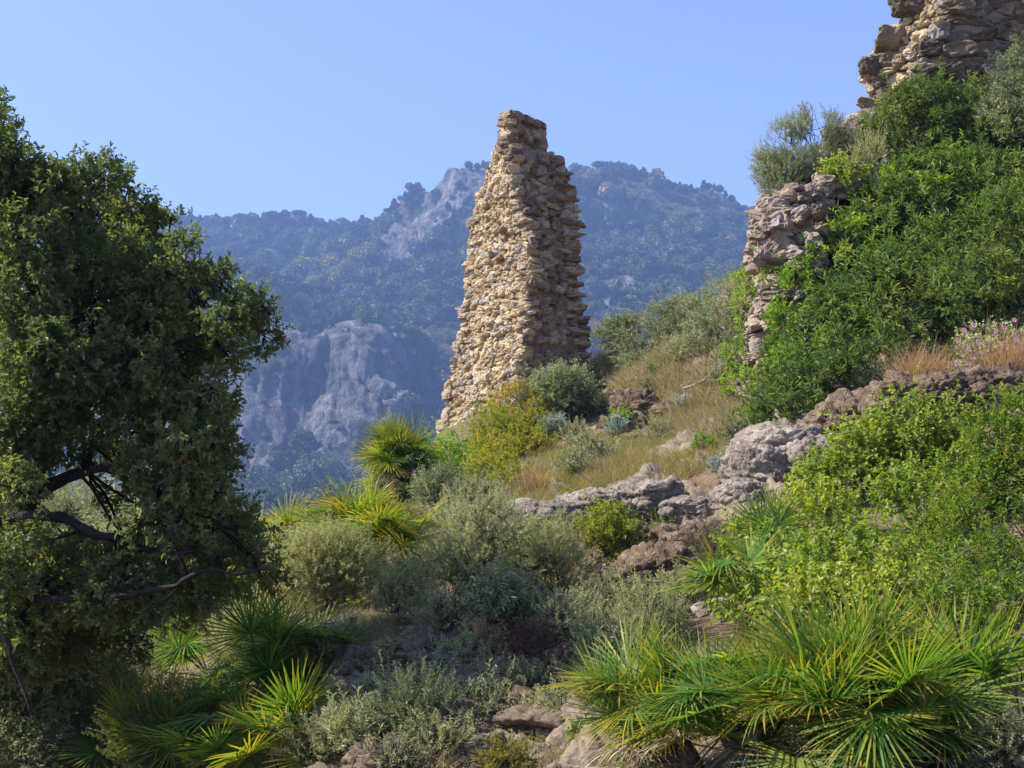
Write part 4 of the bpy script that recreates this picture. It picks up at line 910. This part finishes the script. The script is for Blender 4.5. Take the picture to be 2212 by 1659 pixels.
# red-tinged lentisks
bl = pix_blobs([(1120,890,58,21.4),(1070,925,46,21.2),(1080,960,60,20.8),(1130,980,60,20.4),(1060,1020,50,19.8),(1110,1050,45,18.8),(1160,930,40,21)])
bush('lentisk_shrub', 'tall yellow-green shrub with reddish leaves at the tower foot', on3(1110, 1090, 18.4), bl, 'lentisk', 21)
bl = pix_blobs([(985,970,46,22.4),(955,1000,40,22),(1010,1000,46,21.6),(965,1040,42,21.0),(1005,1045,40,20.6),(1040,990,36,21.8)])
bush('lentisk_shrub', 'rounded green shrub between the trunked palm and the red-tinged shrub', on3(980, 1080, 20.8), bl, 'lentisk', 22, mat='laurel_bright')
sh(1320, 1250, 62, 160, 'lentisk', 'small crooked tree with red-brown and green leaves in front of the pale slab', seed=23, nb=6, d=12.6, name='lentisk_shrub', dens=.8)
sh(925, 1090, 40, 50, 'bright', 'small bright yellow-green bush under the trunked palm', seed=24, nb=4, d=19.6, mat='laurel_bright')
sh(1345, 940, 30, 50, 'bright', 'small bright green sapling by the dark layered outcrop', seed=25, nb=3, d=19.8, mat='laurel_bright')
# ridge bushes between tower and stump
bl = pix_blobs([(1440,740,60,23.4),(1500,700,60,23.4),(1390,770,50,23.2),(1460,790,50,22.4),(1530,740,50,23),(1420,690,30,24),(1480,670,40,24)])
bush('leafy_shrub', 'broad olive-green bush on the skyline between the tower and the wall stump', on3(1470, 830, 21.6), bl, 'big', 31)
bl = pix_blobs([(1590,640,40,22.4),(1570,700,55,22),(1610,700,40,21.6),(1560,650,36,23),(1600,760,40,21)])
bush('leafy_shrub', 'khaki-green bush on the skyline touching the wall stump', on3(1590, 810, 20.8), bl, 'olive', 32)
sh(1345, 765, 48, 85, 'big', 'small round bush alone on the skyline right of the tower', seed=33, nb=5, d=25.5, name='leafy_shrub')
bl = pix_blobs([(1612,610,24,20.2),(1620,700,24,20),(1606,770,28,19.8),(1600,830,34,19.4),(1615,650,22,20)])
bush('climbing_shrub', 'yellow-green climber along the left side of the wall stump', on3(1605, 880, 18.9), bl, 'young', 34)
# the big bush
big = [(1800,545,48),(1870,495,56),(1930,445,62),(1990,385,58),(2060,340,75),(2150,320,70),(2212,290,70),(1720,600,60),(1790,600,80),(1880,540,90),(1980,470,95),(2090,430,95),(2190,400,90),
       (1730,690,60),(1810,700,90),(1920,640,110),(2040,560,110),(2160,520,110),(1720,780,60),(1800,800,80),(1880,790,80),(1990,700,100),(2110,640,100),(2210,620,80),(1660,860,50),(1730,860,60),(1640,920,36),(1820,850,60),(1690,910,40),(2240,480,80)]
bl = []
for k, (u, v, r) in enumerate(big): d = min(hitd(u, v) or 22, 22)-.55-.3*random.random(); bl.append((P(u, v, d), (r*S*d, r*S*d*.8, r*S*d*.9)))
bush('big_evergreen_bush', 'huge glossy green bush covering the slope below the castle wall', on3(1900, 800, 17.8), bl, 'laurel', 41, dens=1.25, size=1.25, shell=.7)
bl = []
for k, (u, v, r) in enumerate([(1730,560,26),(1720,620,36),(1690,700,30),(1890,430,30),(1950,400,40),(1830,520,40),(2080,360,40),(1900,560,30),(2010,420,40),(1700,800,36),(1640,880,34),(2140,470,36),(1780,560,40)]):
    d = min(hitd(u, v) or 22, 22)-1.15; bl.append((P(u, v, d), r*S*d))
bush('young_growth_shrub', 'yellow-green young growth along the left edge and top of the huge bush', on3(1700, 900, 17.4), bl, 'young', 42, dens=.9, size=1.2, shell=.5)
bl = pix_blobs([(1950,235,40,21.2),(2010,220,50,21.2),(2060,240,50,21.2),(1900,290,40,21),(1930,330,45,20.8),(2110,215,30,21.4),(2000,270,50,21)])
bush('leafy_shrub', 'green bush hiding the foot of the castle wall', on3(1990, 330, 20.8), bl, 'laurel', 43, dens=1.0)
bl = pix_blobs([(2190,160,36,20.8),(2205,210,45,20.6),(2190,260,40,20.6),(2150,250,36,20.8),(2230,130,40,20.8)])
bush('leafy_shrub', 'upright bush with small leaves at the right edge in front of the castle wall', on3(2190, 330, 20.4), bl, 'big', 44)
bl = pix_blobs([(1865,310,26,20.6),(1880,340,34,20.4),(1850,345,22,20.4)])
bush('heath_bush', 'pale khaki bush at the foot of the castle wall corner', on3(1870, 380, 20.2), bl, 'heath', 45)
bl = pix_blobs([(1825,380,30,20),(1800,375,20,20)])
bush('ivy_patch', 'small bright green leafy patch on the rubble slope', on3(1820, 405, 19.9), bl, 'smilax', 46)
sh(1720, 505, 26, 40, 'young', 'small yellow-green sprig on top of the wall stump', seed=47, nb=2, d=19.0)
# grey bush against the sky
bl = pix_blobs([(1720,345,50,20.6),(1760,300,45,20.8),(1790,280,34,21),(1700,390,40,20.4),(1680,320,36,20.6),(1755,360,45,20.6),(1665,360,32,20.5),(1730,275,26,20.8),(1690,290,26,20.7),(1750,245,16,20.8),(1645,350,18,20.5),(1655,385,20,20.5),(1810,320,26,21),(1670,400,26,20.4)])
bush('grey_tree_bush', 'grey-green bush leaning out against the sky above the wall stump', on3(1785, 395, 20.8), bl, 'grey', 48, dens=1.5, mat='olive', stem_mat='bark', nst=10, size=1.05, shell=.35)
# pink rockrose
bl = pix_blobs([(2120,730,36,16.4),(2160,760,40,16.3),(2110,780,36,16.2),(2180,710,36,16.4),(2100,820,24,16)])
rr = bush('rockrose_shrub', 'grey-green rockrose with pink flowers beside the dry grass at the right edge', on3(2130, 840, 16.2), bl, 'smilax', 51, mat='grey', size=.8, dens=.8)
fr_ = on3(2130, 840, 16.2); rg = np.random.default_rng(9)
for u, v in [(2103,704),(2082,714),(2070,736),(2086,752),(2112,739),(2118,762),(2150,716),(2168,708),(2190,692),(2100,772),(2090,786),(2140,770),(2066,786),(2082,800),(2170,742),(2195,735)]:
    c = P(u, v, 15.85) - fr_; B = np.repeat(c[None], 5, 0); a = np.arange(5)*1.257; D = unit_rows(np.column_stack([np.cos(a), np.full(5, -.55), np.sin(a)])); V, F = leaf_geo(B, D, np.tile([0, -1., .3], (5, 1)), np.full(5, .036), np.full(5, .034), .65, -.1)
    mesh('flower', V, F, M['petal'], parent=rr, fattrs={'rnd': np.repeat(rg.random(5), 2)})
# lower right shrubs
lst = [(1940,1320,70),(1880,1370,60),(1700,1370,50),(1880,970,60),(1960,930,60),(2040,930,50),(1780,1050,60),(1860,1050,80),(1960,1020,90),(2060,1010,80),(1700,1130,60),(1780,1150,80),(1880,1150,90),(1990,1120,90),(1640,1200,60),(1700,1230,70),(1800,1250,90),(1900,1250,90),(1600,1290,50),(1660,1310,60),(1760,1320,70),(1860,1310,70),(1980,1220,80),(2150,850,30),(2190,890,40),(1580,1240,36),(1640,1130,40)]
bl = []
for u, v, r in lst: d = min(hitd(u, v) or 13, 13.4)-.55; d -= max(0, (v-1200))*.003; bl.append((P(u, v, d), (r*S*d, r*S*d*.8, r*S*d)))
bush('round_leaved_shrub', 'sprawling yellow-green shrub with small round leaves under the craggy ledge', on3(1850, 1340, 9.6), bl, 'smilax', 52, dens=1.0, shell=.6)
lst = [(2140,1420,60),(2060,1330,60),(2100,1290,60),(2150,960,60),(2120,1050,70),(2200,1040,80),(2100,1150,70),(2180,1150,90),(2080,1230,60),(2160,1260,90),(2120,1340,60),(2200,1350,80),(2210,920,50),(2190,1440,60),(2060,1130,50)]
bl = []
for u, v, r in lst: d = min(hitd(u, v) or 12, 12.6)-.75; d -= max(0, (v-1100))*.003; bl.append((P(u, v, d), (r*S*d, r*S*d*.8, r*S*d)))
bush('bright_green_shrub', 'vivid green shrub at the right edge above the corner palm', on3(2170, 1460, 9.2), bl, 'bright', 53, dens=1.0, shell=.6)
sh(1540, 1250, 75, 110, 'dry', 'purplish brown leafless dry bush between the pebbly rock and the round-leaved shrub', seed=54, nb=6, d=11.9, name='dry_bush', cat='dry bush', stem_mat='twig')
sh(1160, 1480, 80, 120, 'dry', 'rusty dry twiggy growth on the dark rock bank', seed=55, nb=5, d=10.9, name='dry_bush', cat='dry bush', mat='dead')
sh(1590, 1230, 40, 60, 'grey', 'small blue-grey bush between the dry purplish bush and the round-leaved shrub', seed=56, nb=4, d=11.4)
sh(960, 1400, 62, 100, 'grey', 'low grey-green bush between the khaki bush and the shiny-leaved one', seed=201, nb=4)
sh(1010, 1480, 68, 87, 'khaki', 'khaki cushion plant hanging on the dark bank under the shiny-leaved bush', seed=202, nb=4)
sh(860, 1470, 62, 75, 'dry', 'dry brown cushion plant on the bank top right of the left palm', seed=203, nb=4, name='dry_bush', cat='dry bush', mat='khaki')
sh(940, 1520, 68, 75, 'grey', 'grey-green cushion plant in the middle of the dark bank', seed=204, nb=4)
sh(1330, 1480, 62, 100, 'olive', 'olive bush wedged between the dark bank and the big palm', seed=205, nb=4)
sh(1210, 1480, 40, 50, 'khaki', 'small khaki plant right of the rusty twigs on the bank', seed=206, nb=3)
sh(800, 1560, 62, 75, 'grey', 'grey plant on the left face of the dark bank', seed=207, nb=4)
sh(1150, 1610, 75, 75, 'khaki', 'khaki scrub at the foot of the bank right of the grassy clump', seed=208, nb=4)
sh(1480, 1330, 50, 70, 'khaki', 'khaki scrub on the pebbly rock face left of the round-leaved shrub', seed=209, nb=4)
sh(1440, 1400, 55, 87, 'grey', 'grey-green scrub just above the big corner palm', seed=210, nb=4)
sh(1130, 1200, 60, 60, 'grey', 'low grey-green bush at the lower left end of the pale slab', seed=211, nb=4)
sh(1080, 1150, 50, 60, 'khaki', 'khaki bush between the red-tinged shrub and the pale slab', seed=212, nb=4)
sh(900, 1170, 60, 60, 'khaki', 'khaki bush between the golden palms and the trunked palm', seed=213, nb=4)
sh(980, 1170, 60, 70, 'grey', 'grey-green bush above the tallest grey-green bush', seed=214, nb=5)
sh(1310, 900, 40, 40, 'khaki', 'khaki plant left of the dark layered outcrop', seed=215, nb=3)
sh(1240, 970, 44, 46, 'grey', 'grey cushion plant left of the silvery plant by the outcrop', seed=216, nb=4)
sh(1420, 960, 44, 44, 'khaki', 'straw-green scrub right of the bright sapling', seed=217, nb=3)
sh(740, 1270, 60, 70, 'grey', 'grey-green bush between the golden palms, low', seed=218, nb=4)
sh(1360, 1310, 46, 60, 'grey', 'grey scrub on the rock below the small crooked tree', seed=219, nb=4)
sh(560, 1370, 60, 80, 'khaki', 'khaki bush touching the lowest oak twigs', seed=220, nb=5)
sh(2150, 640, 60, 110, 'big', 'greyer leafy shrub poking out of the huge bush near the right edge', seed=221, nb=5, d=17, dens=.9)
sh(2040, 700, 50, 90, 'heath', 'pale khaki twiggy shrub in a gap of the huge bush', seed=222, nb=4, d=17)
sh(1240, 1600, 75, 112, 'grey', 'grey-green bush at the bank foot beside the fallen twigs', seed=223, nb=5)
sh(1060, 1590, 75, 100, 'olive', 'olive bush low in the middle of the dark bank', seed=224, nb=5)
sh(960, 1640, 87, 100, 'khaki', 'khaki bush at the bottom of the dark bank, centre left', seed=225, nb=5)
sh(1130, 1540, 75, 87, 'grey', 'grey-green bush on the dark bank below the rusty twigs', seed=226, nb=5)
sh(860, 1560, 62, 75, 'khaki', 'khaki cushion plant left on the dark bank', seed=227, nb=4)
sh(1300, 1460, 75, 112, 'khaki', 'tall khaki scrub between the dark bank and the big palm top', seed=228, nb=5)
sh(700, 1480, 50, 70, 'khaki', 'khaki plant hanging over the bright palm at the bank edge', seed=229, nb=4)
sh(1050, 1450, 75, 75, 'dry', 'dry reddish scrub under the shiny-leaved olive bush', seed=230, nb=4, name='dry_bush', cat='dry bush', mat='rust')
# foot of the bank
sh(905, 1600, 85, 120, 'grey', 'wide green-grey bush low on the dark rock bank', seed=61, nb=7, d=9.9, mat='olive')
sh(770, 1660, 60, 110, 'silver', 'upright pale green plant at the bottom edge under the dark bank', seed=62, nb=5, d=9.3, mat='grey')
sh(680, 1680, 55, 110, 'khaki', 'khaki bush at the bottom edge beside the fan palms', seed=63, nb=5, d=9.6)
sh(745, 1420, 55, 70, 'grey', 'green-grey cushion plant on top of the bank beside the left palm', seed=64, nb=4, d=11.7)
sh(1250, 1540, 50, 70, 'olive', 'small yellowish plant on the bank left of the big palm', seed=65, nb=4, d=10.2, dens=.7)
sh(1100, 1690, 80, 60, 'silver', 'green grassy clump at the bottom edge in the centre', seed=66, nb=5, d=8.8, mat='grass', name='grass_clump', cat='grass tuft')
sh(870, 1690, 70, 70, 'grey', 'low grey-green plant at the bottom edge under the dark bank', seed=67, nb=5, d=9.0)
sh(1270, 1640, 40, 50, 'smilax', 'small leafy plant among dead twigs beside the big palm', seed=68, nb=4, d=8.9)
sh(2190, 1680, 70, 110, 'grey', 'dark grey-green weeds in the bottom right corner', seed=69, nb=5, d=6.9, size=.9)
sh(1430, 1160, 20, 30, 'bright', 'tiny green plant on the pale slab below the boulder', seed=70, nb=2, d=14.2)
sh(1270, 1340, 34, 60, 'grey', 'dark blue-grey plant below the small crooked tree', seed=71, nb=4, d=11.9)
sh(1050, 1100, 30, 60, 'grey', 'grey twiggy plant at the lower end of the red-tinged shrub', seed=72, nb=3, d=17)
for k, (u, v, w, h, kd, t) in enumerate([(1290,1010,60,70,'olive','green weedy bush in the grass below the dark layered outcrop'),(1240,1040,40,50,'olive','small weedy bush at the left of the grassy strip'),(1590,960,40,40,'olive','low green bush left of the big pale boulder top'),(1530,985,40,34,'young','low green plant in the dry grass above the boulder'),(1400,860,40,34,'olive','low weeds on the slope above the dark layered outcrop'),(1480,790,60,40,'khaki','dry khaki scrub under the broad skyline bush'),(1300,830,40,40,'khaki','dry scrub on the skyline between the tower and the small round bush'),(1890,870,50,80,'olive','olive-green bush at the lower end of the huge bush above the ledge'),(1560,850,40,50,'khaki','dry khaki scrub left of the wall stump foot')]):
    sh(u, v, w, h, kd, t, seed=80+k, nb=4, dens=.8)
# behind the oak
sh(130, 1400, 190, 330, 'olive', 'large pale olive-green thicket behind the oak limbs, left', name='olive_thicket', seed=91, nb=12, d=17, dens=.8, size=1.3, mat='grey')
sh(380, 1400, 170, 330, 'olive', 'large pale olive-green thicket behind the oak limbs, right', name='olive_thicket', seed=92, nb=12, d=18, dens=.8, size=1.3, mat='grey')
sh(90, 1700, 170, 330, 'olive', 'grey-green thicket at the bottom left corner under the oak', name='olive_thicket', seed=93, nb=14, d=12.6, dens=1.2)
sh(-20, 1560, 120, 220, 'olive', 'grey-green thicket at the left edge under the hanging oak branch', name='olive_thicket', seed=98, nb=8, d=12.8, dens=1.2)
sh(180, 1700, 130, 180, 'grey', 'pale sprig-leaved thicket at the bottom edge left of the lime palm', name='olive_thicket', seed=99, nb=8, d=11.6, mat='olive')
sh(30, 1760, 150, 240, 'olive', 'grey-green undergrowth filling the bottom left corner', name='olive_thicket', seed=100, nb=10, d=11, dens=1.2)
sh(320, 1700, 110, 150, 'grey', 'dark undergrowth behind the lime palm at the bottom', name='olive_thicket', seed=103, nb=8, d=11.6, mat='oak')
sh(250, 1590, 90, 200, 'olive', 'dark olive bush in the shade under the oak', name='olive_thicket', seed=94, nb=6, d=13.4, dens=.8)
sh(340, 1620, 80, 150, 'dead', 'dead brown bush in the shade under the oak', name='dead_bush', seed=95, nb=6, d=12.8, cat='dry bush')
sh(440, 1640, 70, 120, 'grey', 'dark green bush beside the dead brown bush', seed=96, nb=5, d=12.2, mat='laurel')
sh(640, 1420, 60, 60, 'grey', 'green-grey sprigs above the shaded bright palm', seed=97, nb=4, d=12.4)
# ------------------------------------------------------------------ grass
G1 = [(1190,1000),(1300,950),(1420,970),(1560,930),(1570,1000),(1450,1050),(1300,1072),(1200,1090),(1080,1160),(1050,1150),(1130,1050)]
G2 = [(1290,770),(1400,750),(1590,760),(1610,940),(1520,970),(1440,930),(1400,840),(1290,850)]
grass('green_grass', G1, 3600, .20, .5, 'grass', 101)
grass('straw_grass', G1, 2600, .22, .55, 'straw', 102)
grass('dry_grass', G2, 5200, .30, .6, 'straw', 103, W=.007)
grass('slope_grass', G2, 1500, .26, .6, 'grass', 104, W=.007)
grass('ridge_grass', [(700,1340),(860,1350),(1000,1380),(900,1430),(720,1440),(640,1500),(620,1460)], 3000, .16, .6, 'straw', 105)
grass('bank_grass', [(600,1500),(700,1380),(1350,1380),(1400,1500),(1350,1700),(600,1700)], 4500, .15, .8, 'straw', 106, per=8)
grass('undergrowth_grass', [(850,1080),(1060,1080),(1250,850),(1300,900),(1180,1000),(1100,1160),(1500,1120),(1560,1300),(1300,1400),(800,1350)], 4500, .14, .7, 'straw', 107, per=8)
grass('cliff_grass', [(1700,900),(1850,860),(2212,800),(2212,850),(1850,900)], 500, .14, .6, 'straw', 108)
for a in [(1985,822,50,120,'tall straw-coloured dry grass tuft on the craggy ledge, left of the rockrose'),(2175,815,60,160,'tall straw-coloured dry grass tuft at the right edge behind the rockrose'),(1160,1070,34,80,'rust-coloured dry grass tuft left of the grassy strip'),(1455,1085,32,80,'rust-coloured dry grass tuft at the end of the pale slab'),(1500,1080,26,50,'small dry grass tuft right of the rust-coloured one on the slab'),(1120,1620,40,50,'fan of dry yellow grass on the dark bank'),(740,1400,40,70,'dry grass tuft on the bank top beside the left palm'),(810,1390,40,60,'dry pale grass tuft on the bank top, right one'),(1350,1010,26,50,'reddish dry grass tuft in the middle of the grassy strip')]:
    tuft(*a, seed=7, d=(15.75 if a[0] > 1900 else None), n=70 if a[0] > 1900 else 34, mat='rust' if 'rust' in a[4] or a[0] > 1900 or 'reddish' in a[4] else 'straw')
# fallen twigs beside the big palm, dead branch on the grass
rng = np.random.default_rng(8)
def sticks(name, label, pts, n, spread, L, mat='twig_pale', r=.006):
    paths, rad = [], []
    for i in range(n):
        u, v = pts[i % len(pts)]; p = on(u+rng.normal(0, spread), v+rng.normal(0, spread*.6)); a = rng.uniform(0, 6.28); d = np.array([math.cos(a), math.sin(a)*.5, rng.uniform(-.2, .5)])*L*rng.uniform(.5, 1.3)
        paths.append(bend(p+[0, 0, .02], p+d, rng, 6, .15)); rad.append(np.linspace(r, r*.3, 6)*rng.uniform(.6, 1.4))
    V, F = tubes(paths, rad, 4); root = paths[0][0]; o = mesh(name, V, F, M[mat], smooth=True, loc=root); return tag(o, label, 'twigs', kind='stuff')
sticks('fallen_twigs', None, [(1240,1560),(1290,1600),(1210,1630),(1280,1650),(1330,1500)], 90, 40, .28)
sticks('root_litter', None, [(850,1480),(1000,1500),(1150,1520),(900,1560),(750,1500),(1200,1400)], 110, 60, .2, 'twig')
b0 = on(1475, 840, .3); b1 = on(1590, 770, .5); paths = [bend(b0, b1, rng, 9, .04)]; rad = [np.linspace(.02, .008, 9)]
for i in range(16):
    p = paths[0][rng.integers(1, 8)]; paths.append(bend(p, p+rng.normal(size=3)*.16+[0, 0, .06], rng, 4, .1)); rad.append(np.linspace(.008, .002, 4))
V, F = tubes(paths, rad, 4); tag(mesh('fallen_branch', V, F, M['twig_pale'], smooth=True, loc=b0), 'pale dead branch lying across the slope under the broad skyline bush', 'branch')
# ------------------------------------------------------------------ oak
oak_root = np.array([-4.6, 10.6, float(HF(-4.6, 10.6))]); oak = empty('oak_tree', oak_root, 'large dark evergreen oak filling the left side, crooked limbs showing', 'tree')
LIMB = [[(-150,1420,10.6,.20),(-90,1260,10.6,.17),(-50,1170,10.6,.15),(10,1112,10.5,.13),(60,1085,10.5,.11),(120,1045,10.6,.09),(180,1010,10.7,.075),(205,940,10.8,.06),(192,870,10.9,.05),(225,770,11,.04),(290,690,11.1,.03),(340,620,11.2,.02)],
        [(10,1112,10.5,.10),(60,1108,10.2,.085),(130,1118,10.0,.075),(200,1150,10,.065),(270,1178,10,.05),(350,1195,10,.04),(420,1190,10,.03),(500,1210,10,.02)],
        [(150,1030,10.6,.06),(210,1008,10.4,.055),(290,1015,10.2,.045),(330,1060,10.2,.035),(400,1095,10.2,.028),(460,1120,10.2,.02)],
        [(-50,1170,10.6,.13),(-60,1000,10.8,.12),(-30,860,11,.10),(40,740,11,.08),(90,620,11,.06),(140,500,11,.045),(190,430,11,.03),(215,385,11,.015)],
        [(-30,860,11,.07),(60,870,10.6,.06),(150,830,10.4,.05),(260,790,10.4,.04),(370,745,10.5,.03),(470,715,10.6,.02),(560,690,10.6,.012)],
        [(-90,1260,10.6,.10),(0,1275,10,.08),(120,1300,9.8,.06),(250,1290,9.8,.045),(370,1265,9.8,.035),(430,1235,9.8,.028),(510,1240,9.8,.02),(570,1235,9.8,.01)],
        [(-40,1330,9.6,.04),(20,1390,9.6,.03),(40,1460,9.6,.02),(70,1530,9.6,.014),(75,1570,9.6,.01)],
        [(40,740,11,.05),(30,600,11.4,.04),(-20,450,11.6,.02),(-50,350,11.6,.012)],
        [(400,1095,10.2,.02),(370,1180,9.9,.02),(400,1250,9.8,.015),(330,1310,9.8,.012),(300,1380,9.8,.008)],
        [(225,770,11,.03),(330,760,10.8,.025),(420,690,10.8,.02),(460,620,10.8,.012),(478,590,10.8,.008)],
        [(205,940,10.8,.03),(300,930,10.5,.025),(380,950,10.4,.02),(430,1000,10.4,.012)]]
LP, paths, rad = [], [], []
for lb in LIMB:
    p = np.array([P(u, v, d) for u, v, d, r in lb]); r = np.array([x[3] for x in lb]); t = np.linspace(0, len(lb)-1, len(lb)*4); k = np.arange(len(lb))
    q = np.column_stack([np.interp(t, k, p[:, i]) for i in range(3)]); q += np.column_stack([noise(np.column_stack([t*1.3, t*0+i*9, q[:, 0]]), 3+i) for i in range(3)])*.035
    paths.append(q); rad.append(np.interp(t, k, r)*.5*(1+.25*noise(np.column_stack([t*3, t*0, t*0+len(lb)]), 5))); LP.append(q)
tr = np.vstack([oak_root+[0, 0, -.3], oak_root+[.05, 0, .5], (oak_root+paths[0][0])/2+[-.1, 0, .2], paths[0][0]]); paths.append(tr); rad.append(np.array([.3, .24, .2, .165]))
V, F = tubes(paths[-1:], rad[-1:], 12); mesh('trunk', V-oak_root, F, M['bark'], parent=oak, smooth=True)
for q, r in zip(paths[:-1], rad[:-1]): V, F = tubes([q], [r], 8); mesh('limb', V-oak_root, F, M['bark'], parent=oak, smooth=True)
LPA = np.vstack(LP)
OB = [(470,880,40),(440,900,50),(400,850,50),(450,820,40),(470,950,30),(420,590,36),(440,555,22),(500,670,38),(455,640,36),(535,690,34),(-30,260,40),(-5,300,36),(20,1060,40),(60,1010,44),(20,960,50),(300,1200,30),(60,1300,60),(395,545,34),(30,985,40),(70,930,40),(-10,980,60),(260,985,40),(300,1015,34),(380,1000,44),(430,1060,50),(350,1075,40),(300,1130,30),(400,1130,40),(110,1170,36),(0,1180,60),(180,1200,40),(240,1215,44),(160,950,44),(150,1000,30),(480,1060,24),(-20,335,50),(10,310,30),(-5,260,24),(-15,210,20),(15,370,40),(-60,300,60),(-60,450,90),(-10,420,80),(60,420,55),(110,400,50),(160,390,42),(215,380,40),(245,385,22),(220,470,55),(290,470,45),(330,490,45),(370,475,18),(50,510,85),(150,500,70),(180,570,85),(290,570,75),(360,580,52),(390,640,48),(470,592,24),(445,625,22),(50,640,100),(180,680,95),(310,680,85),(410,720,60),(500,690,42),(560,705,32),(572,660,20),(530,650,24),(480,760,42),(380,790,65),(270,800,80),(120,780,100),(0,800,90),(20,920,80),(110,900,60),(340,860,55),(280,900,50),(200,900,50),(405,960,50),(450,960,40),(450,1010,44),(400,1040,42),(345,960,40),(330,890,45),(50,1000,40),(-20,1040,50),(300,1050,26),
      (430,1110,52),(480,1140,55),(530,1170,46),(560,1220,36),(595,1255,22),(400,1180,50),(460,1210,50),(500,1250,44),(360,1240,50),(270,1260,60),(310,1310,50),(200,1290,60),(110,1250,75),(20,1220,80),(140,1330,70),(50,1330,80),(-10,1400,70),(230,1350,44),(420,1280,40),(120,1400,46),(60,1440,40),(190,1420,30),(20,1500,40),(130,1480,26),(380,1340,30),(290,1390,28),(340,1130,26),(230,1080,20),(60,1150,26),(90,1060,24)]
rng = np.random.default_rng(17); ob = []
for u, v, r in OB:
    nn_ = max(1, int(r > 60)+1)
    for _ in range(nn_): d = rng.uniform(9.7, 11.7); ob.append((P(u+rng.normal(0, 6), v+rng.normal(0, 6), d), (r*S*d*rng.uniform(.85, 1.1), r*S*d, r*S*d*rng.uniform(.8, 1))))
V, F, rnd, (C, T, tl) = foliage(ob, 'oak', 170, 2.1, 1.05, .3)
print('oak leaves', len(V)//4)
mesh('crown', V-oak_root, F, M['oak'], parent=oak, fattrs={'rnd': rnd})
paths, rad = [], []
for c, r in ob:
    j = int(np.argmin(np.linalg.norm(LPA-c, axis=1))); q = bend(LPA[j], c, rng, 6, .05); paths.append(q); rad.append(np.linspace(.016, .007, 6))
    idx = np.where(np.linalg.norm(C-c, axis=1) < np.mean(r)*1.25)[0]
    if len(idx):
        for k in rng.choice(idx, min(len(idx), 16), replace=False): paths.append(bend(q[rng.integers(3, 6)], C[k]+T[k]*tl[k], rng, 5, .12)); rad.append(np.linspace(.006, .002, 5))
V, F = tubes(paths, rad, 3); mesh('twigs', V-oak_root, F, M['bark'], parent=oak, smooth=True)
# ------------------------------------------------------------------ haze
def haze():
    t = NT('haze_air'); pv = t.n('ShaderNodeVolumePrincipled'); pv.inputs['Color'].default_value = (.33, .52, 1.0, 1)
    pv.inputs['Density'].default_value = HAZE; pv.inputs['Anisotropy'].default_value = .25
    t.l(pv.outputs[0], t.out.inputs['Volume'])
    x0, x1, y0, y1, z0, z1 = -4200, 4200, -4200, 4200, -60, 560
    V = [(a, b, c) for c in (z0, z1) for b in (y0, y1) for a in (x0, x1)]
    F = [(0,2,3,1),(4,5,7,6),(0,1,5,4),(2,6,7,3),(0,4,6,2),(1,3,7,5)]
    o = mesh('haze', V, np.array(F), t.m); tag(o, kind='stuff')
HAZE = 0.00035
haze()

print('LEAVES', NLEAF)
